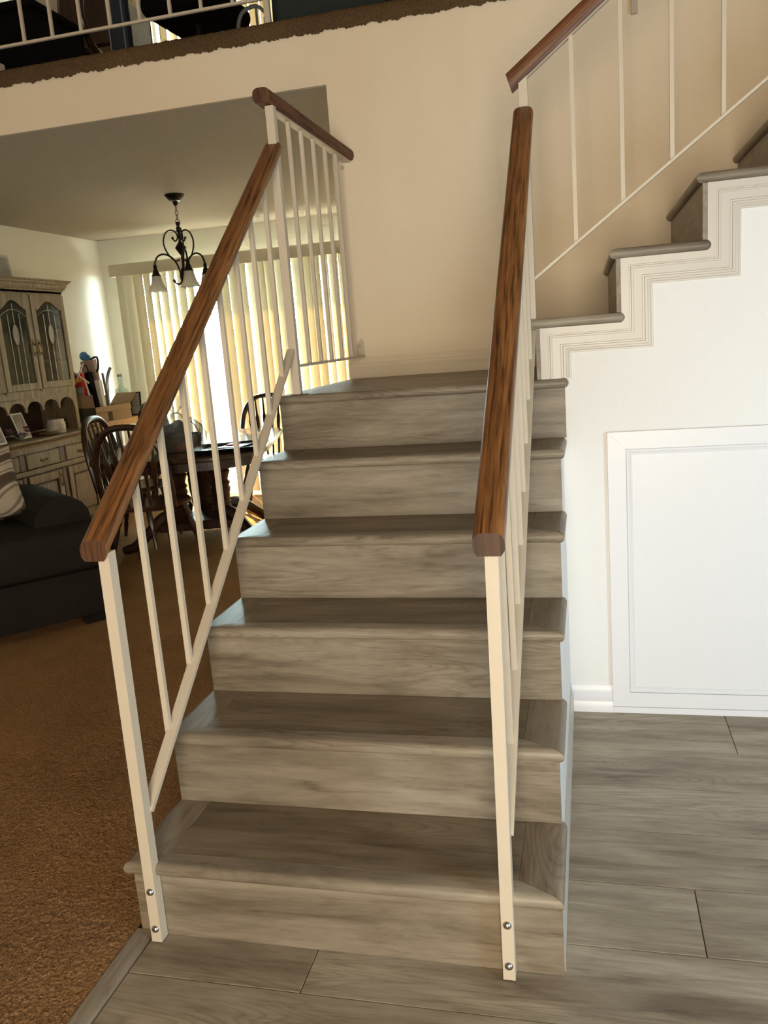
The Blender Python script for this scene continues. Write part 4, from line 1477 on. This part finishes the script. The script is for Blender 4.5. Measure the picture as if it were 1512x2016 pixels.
# carved wooden chair beside the chest
wc = thing('wooden_chair', 'curved dark wooden chair frame behind the loft railing right of the black chest', 'chair', (-1.98, 3.55, LZ))
for sx in (-.22, .22):
    part('side_frame', B().tube(cr([(sx, .25, 0.002), (sx, .20, .25), (sx, .05, .42), (sx, -.15, .46), (sx, -.25, .60), (sx, -.22, .75)], 5), .022, 8).tube(cr([(sx, -.27, .002), (sx, -.18, .25), (sx, .0, .43), (sx, .22, .60), (sx, .28, .95)], 5), .022, 8), 'darkwood_z', wc, local=True)
part('seat', B().box(-.22, .22, -.2, .2, .42, .47, .012), 'darkwood_z', wc, local=True)
part('back', B().box(-.22, .22, .24, .28, .62, .98, .012), 'darkwood_z', wc, local=True)
lw = thing('bookcase', 'low wooden shelf with pale boxes behind the curved chair in the loft', 'shelf', (-2.36, 4.3, LZ))
part('carcass', B().box(-2.80, -1.92, 4.15, 4.5, LZ, LZ + .02).box(-2.80, -2.78, 4.15, 4.5, LZ + .02, LZ + 1.0).box(-1.94, -1.92, 4.15, 4.5, LZ + .02, LZ + 1.0).box(-2.80, -1.92, 4.48, 4.5, LZ + .02, LZ + 1.0), 'darkwood_z', lw)
for z in (.35, .68, .98):
    part('shelf', B().box(-2.78, -1.94, 4.15, 4.48, LZ + z, LZ + z + .022), 'darkwood_z', lw)
for q, (x, w, z, h, m) in enumerate(((-2.32, .22, .704, .18, 'paper'), (-2.02, .26, .704, .14, 'ceramic'), (-1.80, .16, .704, .2, 'card'), (-2.2, .3, 1.004, .22, 'ceramic'), (-1.82, .24, 1.004, .18, 'paper'))):
    x -= .30
    solo('storage_box', B().box(x - w / 2, x + w / 2, 4.17, 4.42, LZ + z, LZ + z + h, .004), m, ('pale box at left on the shelf behind the curved loft chair', 'cream box in the middle of the loft shelf', 'brown box at right on the loft shelf', 'long cream box on top of the loft shelf', 'white box on top of the loft shelf at right')[q], 'box', (x, 4.3, LZ + z), group='boxes on the loft shelf')
nb = thing('garment_bag', 'tall dark navy bag with pale piping standing in the loft', 'bag', (-1.255, 2.80, LZ))
part('bag_body', B().box(-.055, .055, -.03, .03, .001, .95, .015, seg=2), 'navy', nb, local=True)
part('piping', B().tube([(-.046, -.032, .02), (-.046, -.032, .93)], .004, 6), 'pipe', nb, local=True)
part('piping', B().tube([(.036, -.032, .02), (.036, -.032, .93)], .004, 6), 'pipe', nb, local=True)

oc = thing('office_chair', 'black padded swivel chair near the middle of the loft railing', 'chair', (-.90, 2.98, LZ), R(-4))
part('seat', B().box(-.215, .215, -.24, .24, .33, .45, .058, seg=4), 'black', oc, local=True)
part('backrest', B().box(-.20, .07, .20, .30, .50, 1.05, .045, seg=3).box(-.12, -.04, .24, .28, .34, .60), 'black', oc, local=True)
part('column', B().lathe([(.03, .09), (.03, .2), (.022, .2), (.022, .345), (0, .345)], (0, 0, 0), 12), 'blackgloss', oc, local=True)
for k in range(5):
    a = R(72 * k + 15)
    lg = part('leg', B().bar((0, 0, .10), (.28 * math.cos(a), .28 * math.sin(a), .065), .045, .03), 'blackgloss', oc, local=True)
    part('castor', B().ball((.275 * math.cos(a), .275 * math.sin(a), .027), .026, 8), 'blackgloss', lg, local=True)
tq = thing('tote_bag', 'dark teal bag slumped right of the loft newel post', 'bag', (-.05, 2.62, LZ))
part('bag_body', B().prism([(-.27, 0), (.27, 0), (.23, .34), (.1, .42), (-.16, .40), (-.26, .30)], 'y', -.14, .14), 'teal', tq, local=True)
part('strap', B().tube(cr([(-.16, -.13, .39), (-.13, -.14, .55), (.08, -.14, .56), (.12, -.13, .40)], 5), .010, 6), 'black', tq, local=True)
hd = thing('headphones', 'dark looped headphones lying beside the loft newel post', 'headphones', (-.405, 2.46, LZ))
part('band', B().tube(cr([(-.05, 0, .02), (-.075, 0, .08), (-.05, 0, .15), (.02, 0, .17), (.07, 0, .13)], 5), .009, 6), 'slate', hd, local=True)
part('ear_cup', B().ball((-.05, 0, .032), .031, 8, (.6, 1, 1)).ball((.072, 0, .10), .031, 8, (.6, 1, 1)), 'slate', hd, local=True)
part('stand', B().lathe([(0, 0), (.035, 0), (.035, .008), (.006, .012), (.006, .165), (0, .165)], (.02, 0, .001), 10), 'slate', hd, local=True)
